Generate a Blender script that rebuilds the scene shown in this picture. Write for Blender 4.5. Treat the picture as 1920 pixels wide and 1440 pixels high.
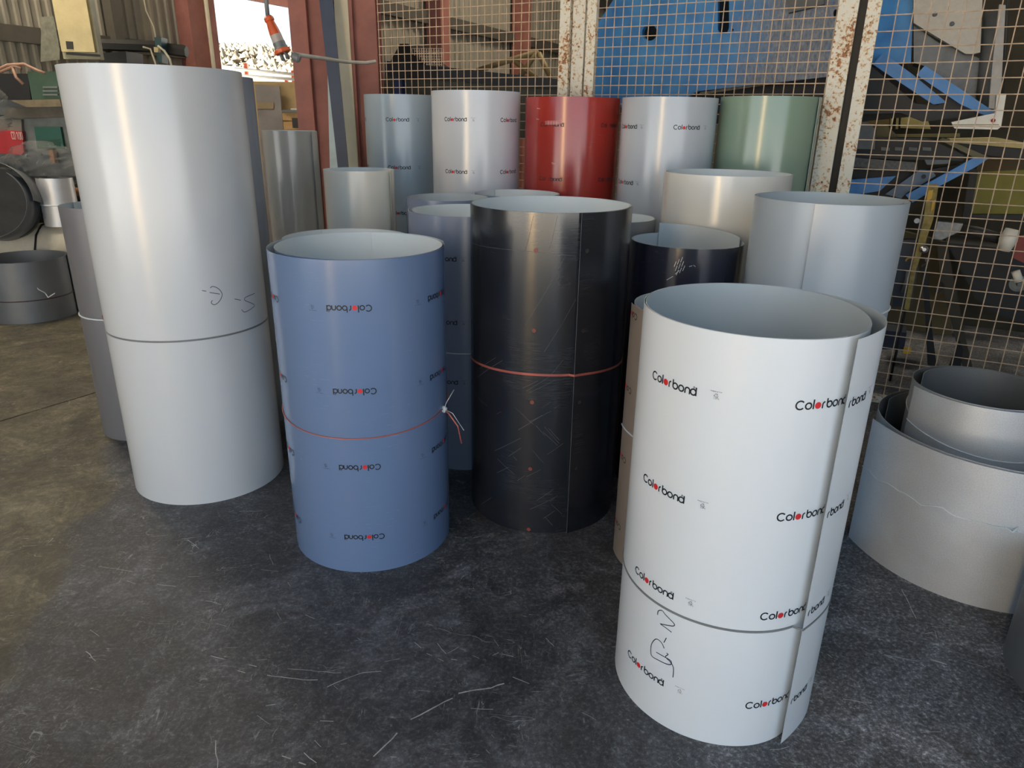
import bpy, math, random
from math import sin, cos, pi, radians, degrees, sqrt, atan2
from mathutils import Vector, noise
from mathutils.geometry import tessellate_polygon
random.seed(7)
S = bpy.context.scene
COL = S.collection
for o in list(bpy.data.objects): bpy.data.objects.remove(o)

# ------------------------------------------------------------------ camera
H, F, PITCH, ROLL = 1.46, 1320.0, radians(20.3), radians(0.9)
FW = Vector((0, cos(PITCH), -sin(PITCH)))
_rt, _up = Vector((1, 0, 0)), Vector((0, sin(PITCH), cos(PITCH)))
RT = _rt*cos(ROLL) + _up*sin(ROLL)
UP = -_rt*sin(ROLL) + _up*cos(ROLL)
from mathutils import Matrix
cd = bpy.data.cameras.new('camera'); cam = bpy.data.objects.new('camera', cd); COL.objects.link(cam)
cd.sensor_width = 36; cd.lens = 36*F/1920; cd.clip_start = .05; cd.clip_end = 500
m = Matrix((RT, UP, -FW)).transposed().to_4x4(); m.translation = (0, 0, H)
cam.matrix_world = m; S.camera = cam

# ------------------------------------------------------------------ light
S.view_settings.view_transform = 'Standard'; S.view_settings.look = 'None'
S.view_settings.gamma = 1; S.view_settings.use_curve_mapping = False
S.view_settings.exposure = .98
w = bpy.data.worlds.new('sky'); S.world = w; w.use_nodes = True
bg = w.node_tree.nodes['Background']; bg.inputs[0].default_value = (.60, .80, 1.0, 1); bg.inputs[1].default_value = .98
sd = bpy.data.lights.new('sun', 'SUN'); sd.energy = 85; sd.color = (1, .86, .70); sd.angle = radians(.6)
sun = bpy.data.objects.new('sun', sd); COL.objects.link(sun)
sun.rotation_euler = Vector((-.55, .35, .76)).to_track_quat('Z', 'Y').to_euler()
def lamp(x, y, z, e, size, col=(1, .87, .68)):
    l = bpy.data.lights.new('warm_fill_lamp', 'AREA'); l.energy = e; l.size = size; l.color = col; l.shape = 'DISK'
    o = bpy.data.objects.new('warm_fill_lamp', l); o.location = (x, y, z); COL.objects.link(o)
lamp(-4.2, 5.4, 4.2, 55, 1.2); lamp(1.2, 6.6, 4.2, 42, 1.2); lamp(4.5, 6.0, 4.2, 26, 1.2)  # unseen warm lamps added to brighten the dim shed interior

# ------------------------------------------------------------------ pixel -> world helpers
def ray(x, y): return RT*((x-960)/F) - UP*((y-720)/F) + FW
EYE = Vector((0, 0, H))
def floor_pt(x, y, z=0.0):
    d = ray(x, y); return EYE + d*((z-H)/d.z)
def ypt(x, y, Y):
    d = ray(x, y); return EYE + d*(Y/d.y)
U = Vector((.891, -.454, 0)); V = Vector((.454, .891, 0))
CK = 4.72*.891
def cpt(x, y, dd=0.0):
    d = ray(x, y); n = V; return EYE + d*((CK+dd)/(n.dot(d)))
def cuv(u, z, dd=0.0): return U*u + V*(CK+dd) + Vector((0, 0, z))

# ------------------------------------------------------------------ materials
MATS = {}
def nodes(name):
    mt = bpy.data.materials.new(name); mt.use_nodes = True
    nt = mt.node_tree; b = nt.nodes['Principled BSDF']; return mt, nt, b
def N(nt, t, **k):
    n = nt.nodes.new(t)
    for a, v in k.items(): setattr(n, a, v)
    return n
def ramp(nt, fac, stops):
    r = N(nt, 'ShaderNodeValToRGB'); e = r.color_ramp.elements
    while len(e) > 1: e.remove(e[-1])
    e[0].position = stops[0][0]; c = stops[0][1]; e[0].color = (*c, 1) if len(c) == 3 else c
    for p, c in stops[1:]:
        q = e.new(p); q.color = (*c, 1)
    nt.links.new(fac, r.inputs[0]); return r.outputs[0]
def noise_t(nt, vec, scale, detail=4, rough=.5, dist=0):
    n = N(nt, 'ShaderNodeTexNoise'); n.inputs['Scale'].default_value = scale; n.inputs['Detail'].default_value = detail
    n.inputs['Roughness'].default_value = rough; n.inputs['Distortion'].default_value = dist
    if vec: nt.links.new(vec, n.inputs['Vector'])
    return n.outputs[0]
def mapping(nt, src, scale, rot=(0, 0, 0)):
    m_ = N(nt, 'ShaderNodeMapping'); m_.inputs['Scale'].default_value = scale; m_.inputs['Rotation'].default_value = rot
    nt.links.new(src, m_.inputs['Vector']); return m_.outputs[0]
def mixc(nt, fac, a, b, mode='MIX'):
    m_ = N(nt, 'ShaderNodeMix', data_type='RGBA', blend_type=mode)
    if isinstance(fac, float): m_.inputs[0].default_value = fac
    else: nt.links.new(fac, m_.inputs[0])
    for s, i in ((a, 6), (b, 7)):
        if isinstance(s, tuple): m_.inputs[i].default_value = (*s, 1)
        else: nt.links.new(s, m_.inputs[i])
    return m_.outputs[2]
def math_(nt, op, a, b=0.0):
    m_ = N(nt, 'ShaderNodeMath', operation=op)
    for s, i in ((a, 0), (b, 1)):
        if isinstance(s, (float, int)): m_.inputs[i].default_value = s
        else: nt.links.new(s, m_.inputs[i])
    return m_.outputs[0]
def bump(nt, b, h, strength=.2, dist=.01):
    n = N(nt, 'ShaderNodeBump'); n.inputs['Strength'].default_value = strength; n.inputs['Distance'].default_value = dist
    nt.links.new(h, n.inputs['Height']); nt.links.new(n.outputs[0], b.inputs['Normal'])
def lin(c): return tuple(((v/255+.055)/1.055)**2.4 if v > 10 else v/255/12.92 for v in c)

def plain(name, rgb, rough=.6, metal=0, var=.12, scale=9, spec=.5, bmp=0):
    if name in MATS: return MATS[name]
    mt, nt, b = nodes(name); c = lin(rgb)
    tc = N(nt, 'ShaderNodeTexCoord').outputs['Object']
    f = noise_t(nt, tc, scale, 5, .6)
    col = ramp(nt, f, [(.3, tuple(v*(1-var) for v in c)), (.7, tuple(min(1, v*(1+var)) for v in c))])
    nt.links.new(col, b.inputs['Base Color'])
    b.inputs['Roughness'].default_value = rough; b.inputs['Metallic'].default_value = metal
    b.inputs['Specular IOR Level'].default_value = spec
    if bmp: bump(nt, b, noise_t(nt, tc, scale*6, 4), bmp, .004)
    MATS[name] = mt; return mt

def film(name, rgb, rough=.33, scratch=.12, scol=(.9, .92, .95), sdens=.64, spec=.75, metal=0.0, grime=.05):
    """plastic-filmed painted sheet: UV.x runs along the sheet, UV.y up"""
    mt, nt, b = nodes(name); c = lin(rgb)
    uv = N(nt, 'ShaderNodeTexCoord').outputs['UV']
    patch = noise_t(nt, mapping(nt, uv, (4, 4, 1)), 1.0, 3)
    fine = noise_t(nt, mapping(nt, uv, (14, 420, 1)), 1.0, 3, .6)
    sm = math_(nt, 'MULTIPLY', ramp(nt, fine, [(sdens, (0, 0, 0)), (sdens+.08, (1, 1, 1))]), ramp(nt, patch, [(.45, (0, 0, 0)), (.8, (1, 1, 1))]))
    sm = math_(nt, 'MULTIPLY', sm, scratch)
    base = mixc(nt, grime, c, ramp(nt, noise_t(nt, mapping(nt, uv, (3, 2, 1)), 1.0, 5), [(.35, tuple(v*.55 for v in c)), (.65, tuple(min(1, v*1.2) for v in c))]))
    nt.links.new(mixc(nt, sm, base, scol), b.inputs['Base Color'])
    b.inputs['Metallic'].default_value = metal
    b.inputs['Specular IOR Level'].default_value = spec
    b.inputs['Roughness'].default_value = rough*.76
    MATS[name] = mt; return mt

def galv(name, rgb=(150, 155, 160), rough=.38):
    mt, nt, b = nodes(name); c = lin(rgb)
    uv = N(nt, 'ShaderNodeTexCoord').outputs['UV']
    g = noise_t(nt, mapping(nt, uv, (260, 260, 1)), 1.0, 2, .6)
    p = noise_t(nt, mapping(nt, uv, (6, 6, 1)), 1.0, 4)
    col = mixc(nt, .5, ramp(nt, g, [(.3, tuple(v*.8 for v in c)), (.7, tuple(v*1.2 for v in c))]), ramp(nt, p, [(.3, tuple(v*.85 for v in c)), (.7, tuple(v*1.12 for v in c))]))
    nt.links.new(col, b.inputs['Base Color']); b.inputs['Metallic'].default_value = .4
    nt.links.new(ramp(nt, g, [(.3, (rough*.85,)*3), (.7, (rough*1.2,)*3)]), b.inputs['Roughness'])
    MATS[name] = mt; return mt

def rusty_white():
    mt, nt, b = nodes('rusty_white_paint')
    tc = N(nt, 'ShaderNodeTexCoord').outputs['Object']
    n1 = noise_t(nt, tc, 55, 6, .65); n2 = noise_t(nt, tc, 7, 3)
    s = math_(nt, 'ADD', n1, math_(nt, 'MULTIPLY', math_(nt, 'SUBTRACT', n2, .5), .35))
    f = ramp(nt, s, [(.57, (0, 0, 0)), (.63, (1, 1, 1))])
    rc = ramp(nt, noise_t(nt, tc, 90, 3), [(.35, lin((92, 58, 38))), (.6, lin((176, 110, 62)))])
    halo = ramp(nt, s, [(.50, lin((226, 222, 208))), (.57, lin((214, 188, 150)))])
    nt.links.new(mixc(nt, f, halo, rc), b.inputs['Base Color']); b.inputs['Roughness'].default_value = .6
    bump(nt, b, s, .3, .002)
    return mt

def floor_mat():
    mt, nt, b = nodes('worn_concrete')
    tc = N(nt, 'ShaderNodeTexCoord').outputs['Object']
    big = noise_t(nt, tc, 2.4, 7, .65, .8); mid = noise_t(nt, tc, 12, 8, .75, .5); fin = noise_t(nt, tc, 85, 7, .8)
    dark = ramp(nt, big, [(.32, lin((64, 64, 67))), (.5, lin((86, 86, 89))), (.68, lin((120, 120, 124)))])
    dark = mixc(nt, .55, dark, ramp(nt, mid, [(.3, lin((50, 50, 52))), (.5, lin((86, 86, 89))), (.72, lin((124, 124, 126)))]))
    dark = mixc(nt, .36, dark, ramp(nt, fin, [(.36, lin((34, 34, 36))), (.52, lin((80, 80, 83))), (.66, lin((176, 176, 178)))]))
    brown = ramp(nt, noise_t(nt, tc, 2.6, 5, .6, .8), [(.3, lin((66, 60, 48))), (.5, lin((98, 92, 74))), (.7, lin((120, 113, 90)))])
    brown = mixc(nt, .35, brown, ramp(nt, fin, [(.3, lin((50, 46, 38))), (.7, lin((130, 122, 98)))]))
    # brown towards the left: the warmer light there, painted into the floor colour
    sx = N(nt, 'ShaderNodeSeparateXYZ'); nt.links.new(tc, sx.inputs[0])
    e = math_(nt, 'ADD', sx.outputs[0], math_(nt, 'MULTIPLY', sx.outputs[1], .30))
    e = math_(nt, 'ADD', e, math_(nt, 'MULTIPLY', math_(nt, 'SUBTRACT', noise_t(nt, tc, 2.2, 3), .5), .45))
    fb = ramp(nt, math_(nt, 'ADD', math_(nt, 'MULTIPLY', e, .5), 1.0), [(.505, (1, 1, 1)), (.545, (0, 0, 0))])  # soft edge of the warm light, painted in
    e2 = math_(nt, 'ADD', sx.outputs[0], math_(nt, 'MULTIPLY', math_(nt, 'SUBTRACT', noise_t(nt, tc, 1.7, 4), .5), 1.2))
    pale_right = ramp(nt, math_(nt, 'MULTIPLY', e2, .5), [(.05, (0, 0, 0)), (.50, (.8, .8, .8))])  # paler speckle mixed in towards the right
    dark = mixc(nt, pale_right, dark, ramp(nt, fin, [(.38, lin((64, 65, 68))), (.52, lin((108, 109, 113))), (.66, lin((200, 203, 210)))]))
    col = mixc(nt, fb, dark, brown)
    blot = ramp(nt, noise_t(nt, tc, 3.3, 9, .72, 1.0), [(.34, (.38, .38, .38)), (.5, (.74, .74, .74)), (.66, (1.9, 1.9, 1.95))])
    blot2 = ramp(nt, noise_t(nt, tc, 17, 8, .8, 1.5), [(.36, (.62, .62, .62)), (.5, (.95, .95, .95)), (.62, (1.6, 1.6, 1.6))])
    col = mixc(nt, .75, col, blot, 'MULTIPLY'); col = mixc(nt, .8, col, blot2, 'MULTIPLY')
    # scratches: ridges of warped noise along two directions, broken by masks
    def scr(rot, sc, th, mth, seed):
        v = mapping(nt, tc, sc, (0, 0, rot))
        r = noise_t(nt, v, 1.0, 3, .55, .6)
        d = math_(nt, 'ABSOLUTE', math_(nt, 'SUBTRACT', r, .5 + seed))
        l = ramp(nt, d, [(0, (1, 1, 1)), (th, (0, 0, 0))])
        k = ramp(nt, noise_t(nt, mapping(nt, tc, (5+seed*9,)*3), 1.0, 4, .7), [(mth, (0, 0, 0)), (mth+.1, (1, 1, 1))])
        return math_(nt, 'MULTIPLY', l, k)
    s = math_(nt, 'MAXIMUM', scr(.5, (7, 30, 1), .010, .57, .02), scr(-.5, (24, 6, 1), .010, .55, -.04))
    s = math_(nt, 'MAXIMUM', s, scr(1.0, (34, 8, 1), .009, .58, .06)); s = math_(nt, 'MAXIMUM', s, scr(-.1, (9, 40, 1), .009, .60, .03)); s = math_(nt, 'MAXIMUM', s, scr(-1.1, (3.2, 12, 1), .004, .50, .05))
    s = math_(nt, 'MAXIMUM', s, math_(nt, 'MULTIPLY', ramp(nt, noise_t(nt, tc, 34, 8, .8, 1.2), [(.59, (0, 0, 0)), (.70, (1, 1, 1))]), .7))
    col = mixc(nt, math_(nt, 'MULTIPLY', s, .7), col, lin((190, 190, 188)))
    nt.links.new(col, b.inputs['Base Color'])
    nt.links.new(ramp(nt, mid, [(.3, (.38,)*3), (.7, (.62,)*3)]), b.inputs['Roughness'])
    b.inputs['Specular IOR Level'].default_value = .45
    h = math_(nt, 'ADD', fin, math_(nt, 'MULTIPLY', s, .6)); bump(nt, b, h, .25, .004)
    return mt
def worn_blue():
    mt, nt, b = nodes('worn_blue_paint')
    tc = N(nt, 'ShaderNodeTexCoord').outputs['UV']
    sx = N(nt, 'ShaderNodeSeparateXYZ'); nt.links.new(tc, sx.inputs[0])
    d = math_(nt, 'ADD', sx.outputs[0], math_(nt, 'MULTIPLY', math_(nt, 'SUBTRACT', noise_t(nt, tc, 5, 4), .5), .9))
    worn = ramp(nt, d, [(.10, (0, 0, 0)), (.45, (.8, .8, .8)), (.90, (.85, .85, .85)), (1.0, (0, 0, 0))])
    g = ramp(nt, noise_t(nt, mapping(nt, tc, (60, 25, 1)), 1.0, 5, .7), [(.3, lin((70, 78, 88))), (.7, lin((150, 152, 152)))])
    bl = ramp(nt, noise_t(nt, tc, 6, 4), [(.3, lin((34, 112, 178))), (.7, lin((58, 140, 204)))])
    nt.links.new(mixc(nt, worn, bl, g), b.inputs['Base Color']); b.inputs['Roughness'].default_value = .5
    bump(nt, b, noise_t(nt, tc, 70, 4), .15, .003)
    return mt
def hill_mat():
    mt, nt, b = nodes('dry_hillside')
    tc = N(nt, 'ShaderNodeTexCoord').outputs['Object']
    nt.links.new(ramp(nt, noise_t(nt, tc, .9, 8, .75), [(.3, lin((44, 40, 32))), (.5, lin((66, 61, 48))), (.7, lin((86, 80, 64)))]), b.inputs['Base Color'])
    b.inputs['Roughness'].default_value = .95; return mt
def poly_mat():
    mt, nt, b = nodes('clear_wrap')
    tc = N(nt, 'ShaderNodeTexCoord').outputs['Object']
    b.inputs['Base Color'].default_value = (.4, .41, .40, 1); b.inputs['Roughness'].default_value = .1
    b.inputs['Alpha'].default_value = .26
    bump(nt, b, noise_t(nt, tc, 30, 6, .7, 1.5), .9, .02); return mt

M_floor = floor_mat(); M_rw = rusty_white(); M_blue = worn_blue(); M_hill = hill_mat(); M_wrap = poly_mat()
M_edge = plain('cut_edge', (176, 182, 186), .4, .3)
M_inner = film('sheet_back_grey', (190, 201, 208), .5, .0)
M_innerL = film('sheet_back_light', (228, 236, 240), .45, .0)
M_black = plain('print_black', (20, 22, 26), .5); M_red = plain('print_red', (214, 44, 48), .5)
M_ink = plain('marker_ink', (30, 34, 44), .5); M_ink2 = plain('thin_pen_ink', (78, 84, 96), .5)
M_copper = plain('copper_wire', (190, 104, 94), .35, .3); M_white_tie = plain('white_tie', (214, 220, 222), .4)
M_greytie = plain('grey_tie', (118, 122, 124), .5)
M_redbrown = plain('red_oxide_steel', (152, 98, 88), .65, 0, .18, 6)
M_darksteel = plain('dark_steel', (52, 52, 50), .6, .2, .25, 8)
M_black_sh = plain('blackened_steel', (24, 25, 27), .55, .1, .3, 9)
M_midgrey = plain('grey_casting', (96, 100, 102), .6, .1, .2, 10)
M_wire = plain('rusty_wire', (200, 176, 150), .6, 0, .25, 30)
M_corr = plain('corrugated_wall_sheet', (150, 144, 130), .7, 0, .12, 3)
M_girt = plain('girt_steel', (92, 88, 80), .6, .2)
M_cream = plain('cream_cabinet_paint', (190, 176, 132), .55)
M_creamtrim = plain('cabinet_trim', (150, 146, 118), .55)
M_green = plain('green_machine_paint', (52, 80, 62), .5); M_dkgreen = plain('dark_green_panel', (22, 84, 72), .5)
M_mgrey = plain('grey_machine_paint', (110, 116, 114), .6, 0, .2, 12)
M_conc = plain('shed_concrete', (150, 146, 136), .8)
M_yellow = plain('yellow_paint', (206, 160, 40), .5); M_olive = plain('olive_panel', (132, 124, 40), .6)
M_orange = plain('orange_plastic', (214, 96, 52), .4); M_pgrey = plain('grey_plastic', (120, 124, 126), .4)
M_whitep = plain('white_paint', (222, 220, 210), .5); M_wood = plain('pale_timber', (196, 158, 104), .7, 0, .2, 14)
M_redp = plain('red_paint', (168, 30, 36), .45); M_roof = plain('roof_sheet', (96, 98, 100), .6)
M_asph = plain('yard_concrete', (92, 96, 100), .85); M_rustpipe = plain('rusty_pipe', (142, 96, 58), .7, 0, .3, 20)
M_navy = plain('navy_strip', (52, 66, 92), .5); M_pale = plain('pale_blue_strip', (176, 196, 204), .5)
M_creamboard = plain('cream_board', (206, 198, 174), .6, 0, .08, 6)
M_machblue = plain('machine_blue', (70, 132, 196), .5, 0, .15, 12)
M_handle = plain('blue_grey_steel', (84, 100, 118), .5, .3, .2, 10)

# ------------------------------------------------------------------ object helpers
def root_loc(o):
    v = Vector((0, 0, 0))
    while o: v += o.location; o = o.parent
    return v
def obj(name, verts, faces, mats, parent=None, midx=None, smooth=None, uvs=None, **props):
    me = bpy.data.meshes.new(name)
    off = root_loc(parent) if parent else Vector((0, 0, 0))
    me.from_pydata([Vector(v)-off for v in verts], [], faces)
    for mm in (mats if isinstance(mats, (list, tuple)) else [mats]): me.materials.append(mm)
    if midx: me.polygons.foreach_set('material_index', midx)
    if smooth is True: me.polygons.foreach_set('use_smooth', [True]*len(faces))
    elif smooth: me.polygons.foreach_set('use_smooth', smooth)
    if uvs:
        l = me.uv_layers.new(name='UVMap')
        for p in me.polygons:
            for li, vi in zip(p.loop_indices, p.vertices): l.data[li].uv = uvs[vi]
    me.update()
    o = bpy.data.objects.new(name, me); COL.objects.link(o)
    if parent: o.parent = parent
    for k, v in props.items(): o[k] = v
    return o
def thing(name, label, cat, loc=(0, 0, 0), group=None):
    o = bpy.data.objects.new(name, None); COL.objects.link(o); o.location = loc
    o['label'] = label; o['category'] = cat
    if group: o['group'] = group
    return o
def tag(o, label, cat, group=None):
    o['label'] = label; o['category'] = cat
    if group: o['group'] = group
    return o
def box_vf(p0, ax, ay, az):
    p0 = Vector(p0); ax, ay, az = Vector(ax), Vector(ay), Vector(az)
    v = [p0+ax*i+ay*j+az*k for k in (0, 1) for j in (0, 1) for i in (0, 1)]
    return v, [(0, 2, 3, 1), (4, 5, 7, 6), (0, 1, 5, 4), (2, 6, 7, 3), (0, 4, 6, 2), (1, 3, 7, 5)]
def box(name, p0, ax, ay, az, mat, parent=None, **k):
    v, f = box_vf(p0, ax, ay, az); return obj(name, v, f, mat, parent, **k)
def abox(name, x0, x1, y0, y1, z0, z1, mat, parent=None, **k):
    return box(name, (x0, y0, z0), (x1-x0, 0, 0), (0, y1-y0, 0), (0, 0, z1-z0), mat, parent, **k)
def prism(name, front, off, mat, parent=None, holes=(), uv=None, **k):
    """polygon (world points) with holes, extruded by off"""
    loops = [list(map(Vector, front))]+[list(map(Vector, h)) for h in holes]
    flat = [p for l in loops for p in l]; n = len(flat); off = Vector(off)
    tris = tessellate_polygon(loops)
    v = flat+[p+off for p in flat]; f = [tuple(t) for t in tris]+[tuple(i+n for i in reversed(t)) for t in tris]
    s = 0
    for l in loops:
        for i in range(len(l)):
            a, b = s+i, s+(i+1) % len(l); f.append((a, b, b+n, a+n))
        s += len(l)
    uvs = [uv(p) for p in v] if uv else None
    return obj(name, v, f, mat, parent, uvs=uvs, **k)
def tube_vf(pts, r, n=8, closed=False, v0=0):
    pts = [Vector(p) for p in pts]; V_, F_ = [], []; m_ = len(pts); nx = None
    for i, p in enumerate(pts):
        a = pts[(i-1) % m_] if (closed or i) else p; b = pts[(i+1) % m_] if (closed or i < m_-1) else p
        t = (b-a).normalized()
        if nx is None: nx = t.orthogonal().normalized()
        nx = (nx-t*nx.dot(t)).normalized(); ny = t.cross(nx)
        rr = r[i] if isinstance(r, (list, tuple)) else r
        for k in range(n): V_.append(p+(nx*cos(2*pi*k/n)+ny*sin(2*pi*k/n))*rr)
    for i in range(m_ if closed else m_-1):
        j = (i+1) % m_
        for k in range(n):
            k2 = (k+1) % n; F_.append(tuple(v0+q for q in (i*n+k, i*n+k2, j*n+k2, j*n+k)))
    if not closed:
        F_.append(tuple(v0+k for k in reversed(range(n)))); F_.append(tuple(v0+(m_-1)*n+k for k in range(n)))
    return V_, F_
def tube(name, pts, r, mat, parent=None, n=8, closed=False, **k):
    v, f = tube_vf(pts, r, n, closed); return obj(name, v, f, mat, parent, smooth=n > 4, **k)
class MB:
    def __init__(s): s.v, s.f = [], []
    def add(s, vf):
        o = len(s.v); s.v += vf[0]; s.f += [tuple(i+o for i in q) for q in vf[1]]; return s
    def box(s, *a): return s.add(box_vf(*a))
    def tube(s, *a, **k): return s.add(tube_vf(*a, **k))
    def build(s, name, mat, parent=None, **k): return obj(name, s.v, s.f, mat, parent, **k)
def lathe(name, base, axis, prof, mat, parent=None, n=24, **k):
    base = Vector(base); axis = Vector(axis).normalized(); e1 = axis.orthogonal().normalized(); e2 = axis.cross(e1)
    v = [base+axis*h+(e1*cos(2*pi*i/n)+e2*sin(2*pi*i/n))*r for h, r in prof for i in range(n)]
    f = [(j*n+i, j*n+(i+1) % n, (j+1)*n+(i+1) % n, (j+1)*n+i) for j in range(len(prof)-1) for i in range(n)]
    f.append(tuple(reversed(range(n)))); f.append(tuple((len(prof)-1)*n+i for i in range(n)))
    return obj(name, v, f, mat, parent, **k)

# ------------------------------------------------------------------ stroke lettering
def arc(cx, cy, rx, ry, a0, a1, n=14): return [(cx+rx*cos(radians(a0+(a1-a0)*i/n)), cy+ry*sin(radians(a0+(a1-a0)*i/n))) for i in range(n+1)]
def logo_strokes():
    mm = .001; X = []                       # wordmark, about 137 x 22 mm, origin left / mid x-height
    X.append((arc(11, 2.2, 9.3, 9.3, 42, 318, 20), 0))
    X.append((arc(29.5, 0, 6.7, 6.7, 0, 360, 20), 0))
    X.append(([(41, -7.6), (41, 14)], 0))
    X.append(('dot', (52, 0), 7.6))
    X.append(([(63.5, -7.6), (63.5, 1)], 0)); X.append((arc(69.5, 1, 6, 5.8, 180, 95, 8), 0))
    X.append(([(75, 14), (75, 0)], 0)); X.append((arc(81.7, 0, 6.7, 6.7, 0, 360, 20), 0))
    X.append((arc(98.6, 0, 6.7, 6.7, 0, 360, 20), 0))
    X.append(([(109.4, -7.6), (109.4, 0)]+arc(115.2, .5, 5.8, 6, 180, 0, 12)+[(121, -7.6)], 0))
    X.append((arc(130, 0, 6.7, 6.7, 0, 360, 20), 0)); X.append(([(136.7, -7.6), (136.7, 12)], 0))
    X.append((arc(131, 11.2, 2, 2, 0, 360, 10), 1))
    X.append(([(130.4, 10.2), (130.4, 12.2), (131.6, 12.2), (131.6, 11.2), (130.4, 11.2), (131.8, 10.2)], 2))
    return X
LOGO = logo_strokes()
GL = {'P': [[(0, 0), (0, 2), (1, 2), (1, 1), (0, 1)]], 'r': [[(0, 0), (0, 1.2)], [(0, .9), (.7, 1.2)]], 'o': [[(0, 0), (0, 1.2), (1, 1.2), (1, 0), (0, 0)]],
      't': [[(.4, 2), (.4, 0), (.9, 0)], [(0, 1.3), (.9, 1.3)]], 'e': [[(0, .6), (1, .6), (1, 1.2), (0, 1.2), (0, 0), (1, 0)]],
      'c': [[(1, 1.2), (0, 1.2), (0, 0), (1, 0)]], 'i': [[(.3, 0), (.3, 1.2)]], 'v': [[(0, 1.2), (.5, 0), (1, 1.2)]], ' ': [],
      'f': [[(.9, 2), (.4, 2), (.4, 0)], [(0, 1.2), (.8, 1.2)]], 'l': [[(.3, 2), (.3, 0)]], 'm': [[(0, 0), (0, 1.2), (1, 1.2), (1, 0)], [(.5, 1.2), (.5, 0)]],
      'L': [[(0, 2), (0, 0), (1, 0)]], 'D': [[(0, 0), (0, 2), (.7, 2), (1, 1.4), (1, .6), (.7, 0), (0, 0)]], 'E': [[(1, 0), (0, 0), (0, 2), (1, 2)], [(0, 1), (.8, 1)]],
      '4': [[(.8, 0), (.8, 2), (0, .7), (1.1, .7)]], 'C': [[(1, 1.6), (.8, 2), (.2, 2), (0, 1.6), (0, .4), (.2, 0), (.8, 0), (1, .4)]],
      '1': [[(.1, 1.6), (.5, 2), (.5, 0)]], '0': [[(0, .4), (0, 1.6), (.3, 2), (.7, 2), (1, 1.6), (1, .4), (.7, 0), (.3, 0), (0, .4)]]}
def text_strokes(t, x, y, s, adv=1.5):
    out = []
    for ch in t:
        for st in GL[ch]: out.append([(x+a*s, y+b*s) for a, b in st])
        x += adv*s
    return out
def mark_strokes():
    X = []
    for st in text_strokes('Protective film', -12.5, 9, 1.05, 1.55): X.append((st, 3))
    t = [(0, 7), (-5.6, -2.6), (5.6, -2.6)]
    for i in range(3):
        a, b = Vector(t[i]), Vector(t[(i+1) % 3]); X.append(([tuple(a.lerp(b, .14)), tuple(a.lerp(b, .82))], 1))
        d = (b-a).normalized(); q = a.lerp(b, .82); n_ = Vector((-d.y, d.x))
        X.append(([tuple(q-d*1.6+n_*1.5), tuple(q), tuple(q-d*1.6-n_*1.5)], 1))
    X += [(st, 3) for st in text_strokes('4', -.7, -1.3, 1.3)]
    X += [(st, 3) for st in text_strokes('LDPE', -4.2, -7.2, 1.5, 2.2)]
    return X
MARK = mark_strokes()
WID = {0: 3.5, 1: .75, 2: .45, 3: .5}
def ribbon(pts, wd):
    """2D polyline -> quads (list of quads of 2D pts), subdivided"""
    P = [Vector(p) for p in pts]; Q = [P[0]]
    for a, b in zip(P, P[1:]):
        k = max(1, int((b-a).length/4))
        for i in range(1, k+1): Q.append(a.lerp(b, i/k))
    closed = (Q[0]-Q[-1]).length < 1e-6; L, R = [], []
    for i, p in enumerate(Q):
        a = Q[i-1] if i else (Q[-2] if closed else p); b = Q[i+1] if i < len(Q)-1 else (Q[1] if closed else p)
        d = (b-a).normalized(); n_ = Vector((-d.y, d.x))*wd/2; L.append(p+n_); R.append(p-n_)
    return [(L[i], R[i], R[i+1], L[i+1]) for i in range(len(Q)-1)]

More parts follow.
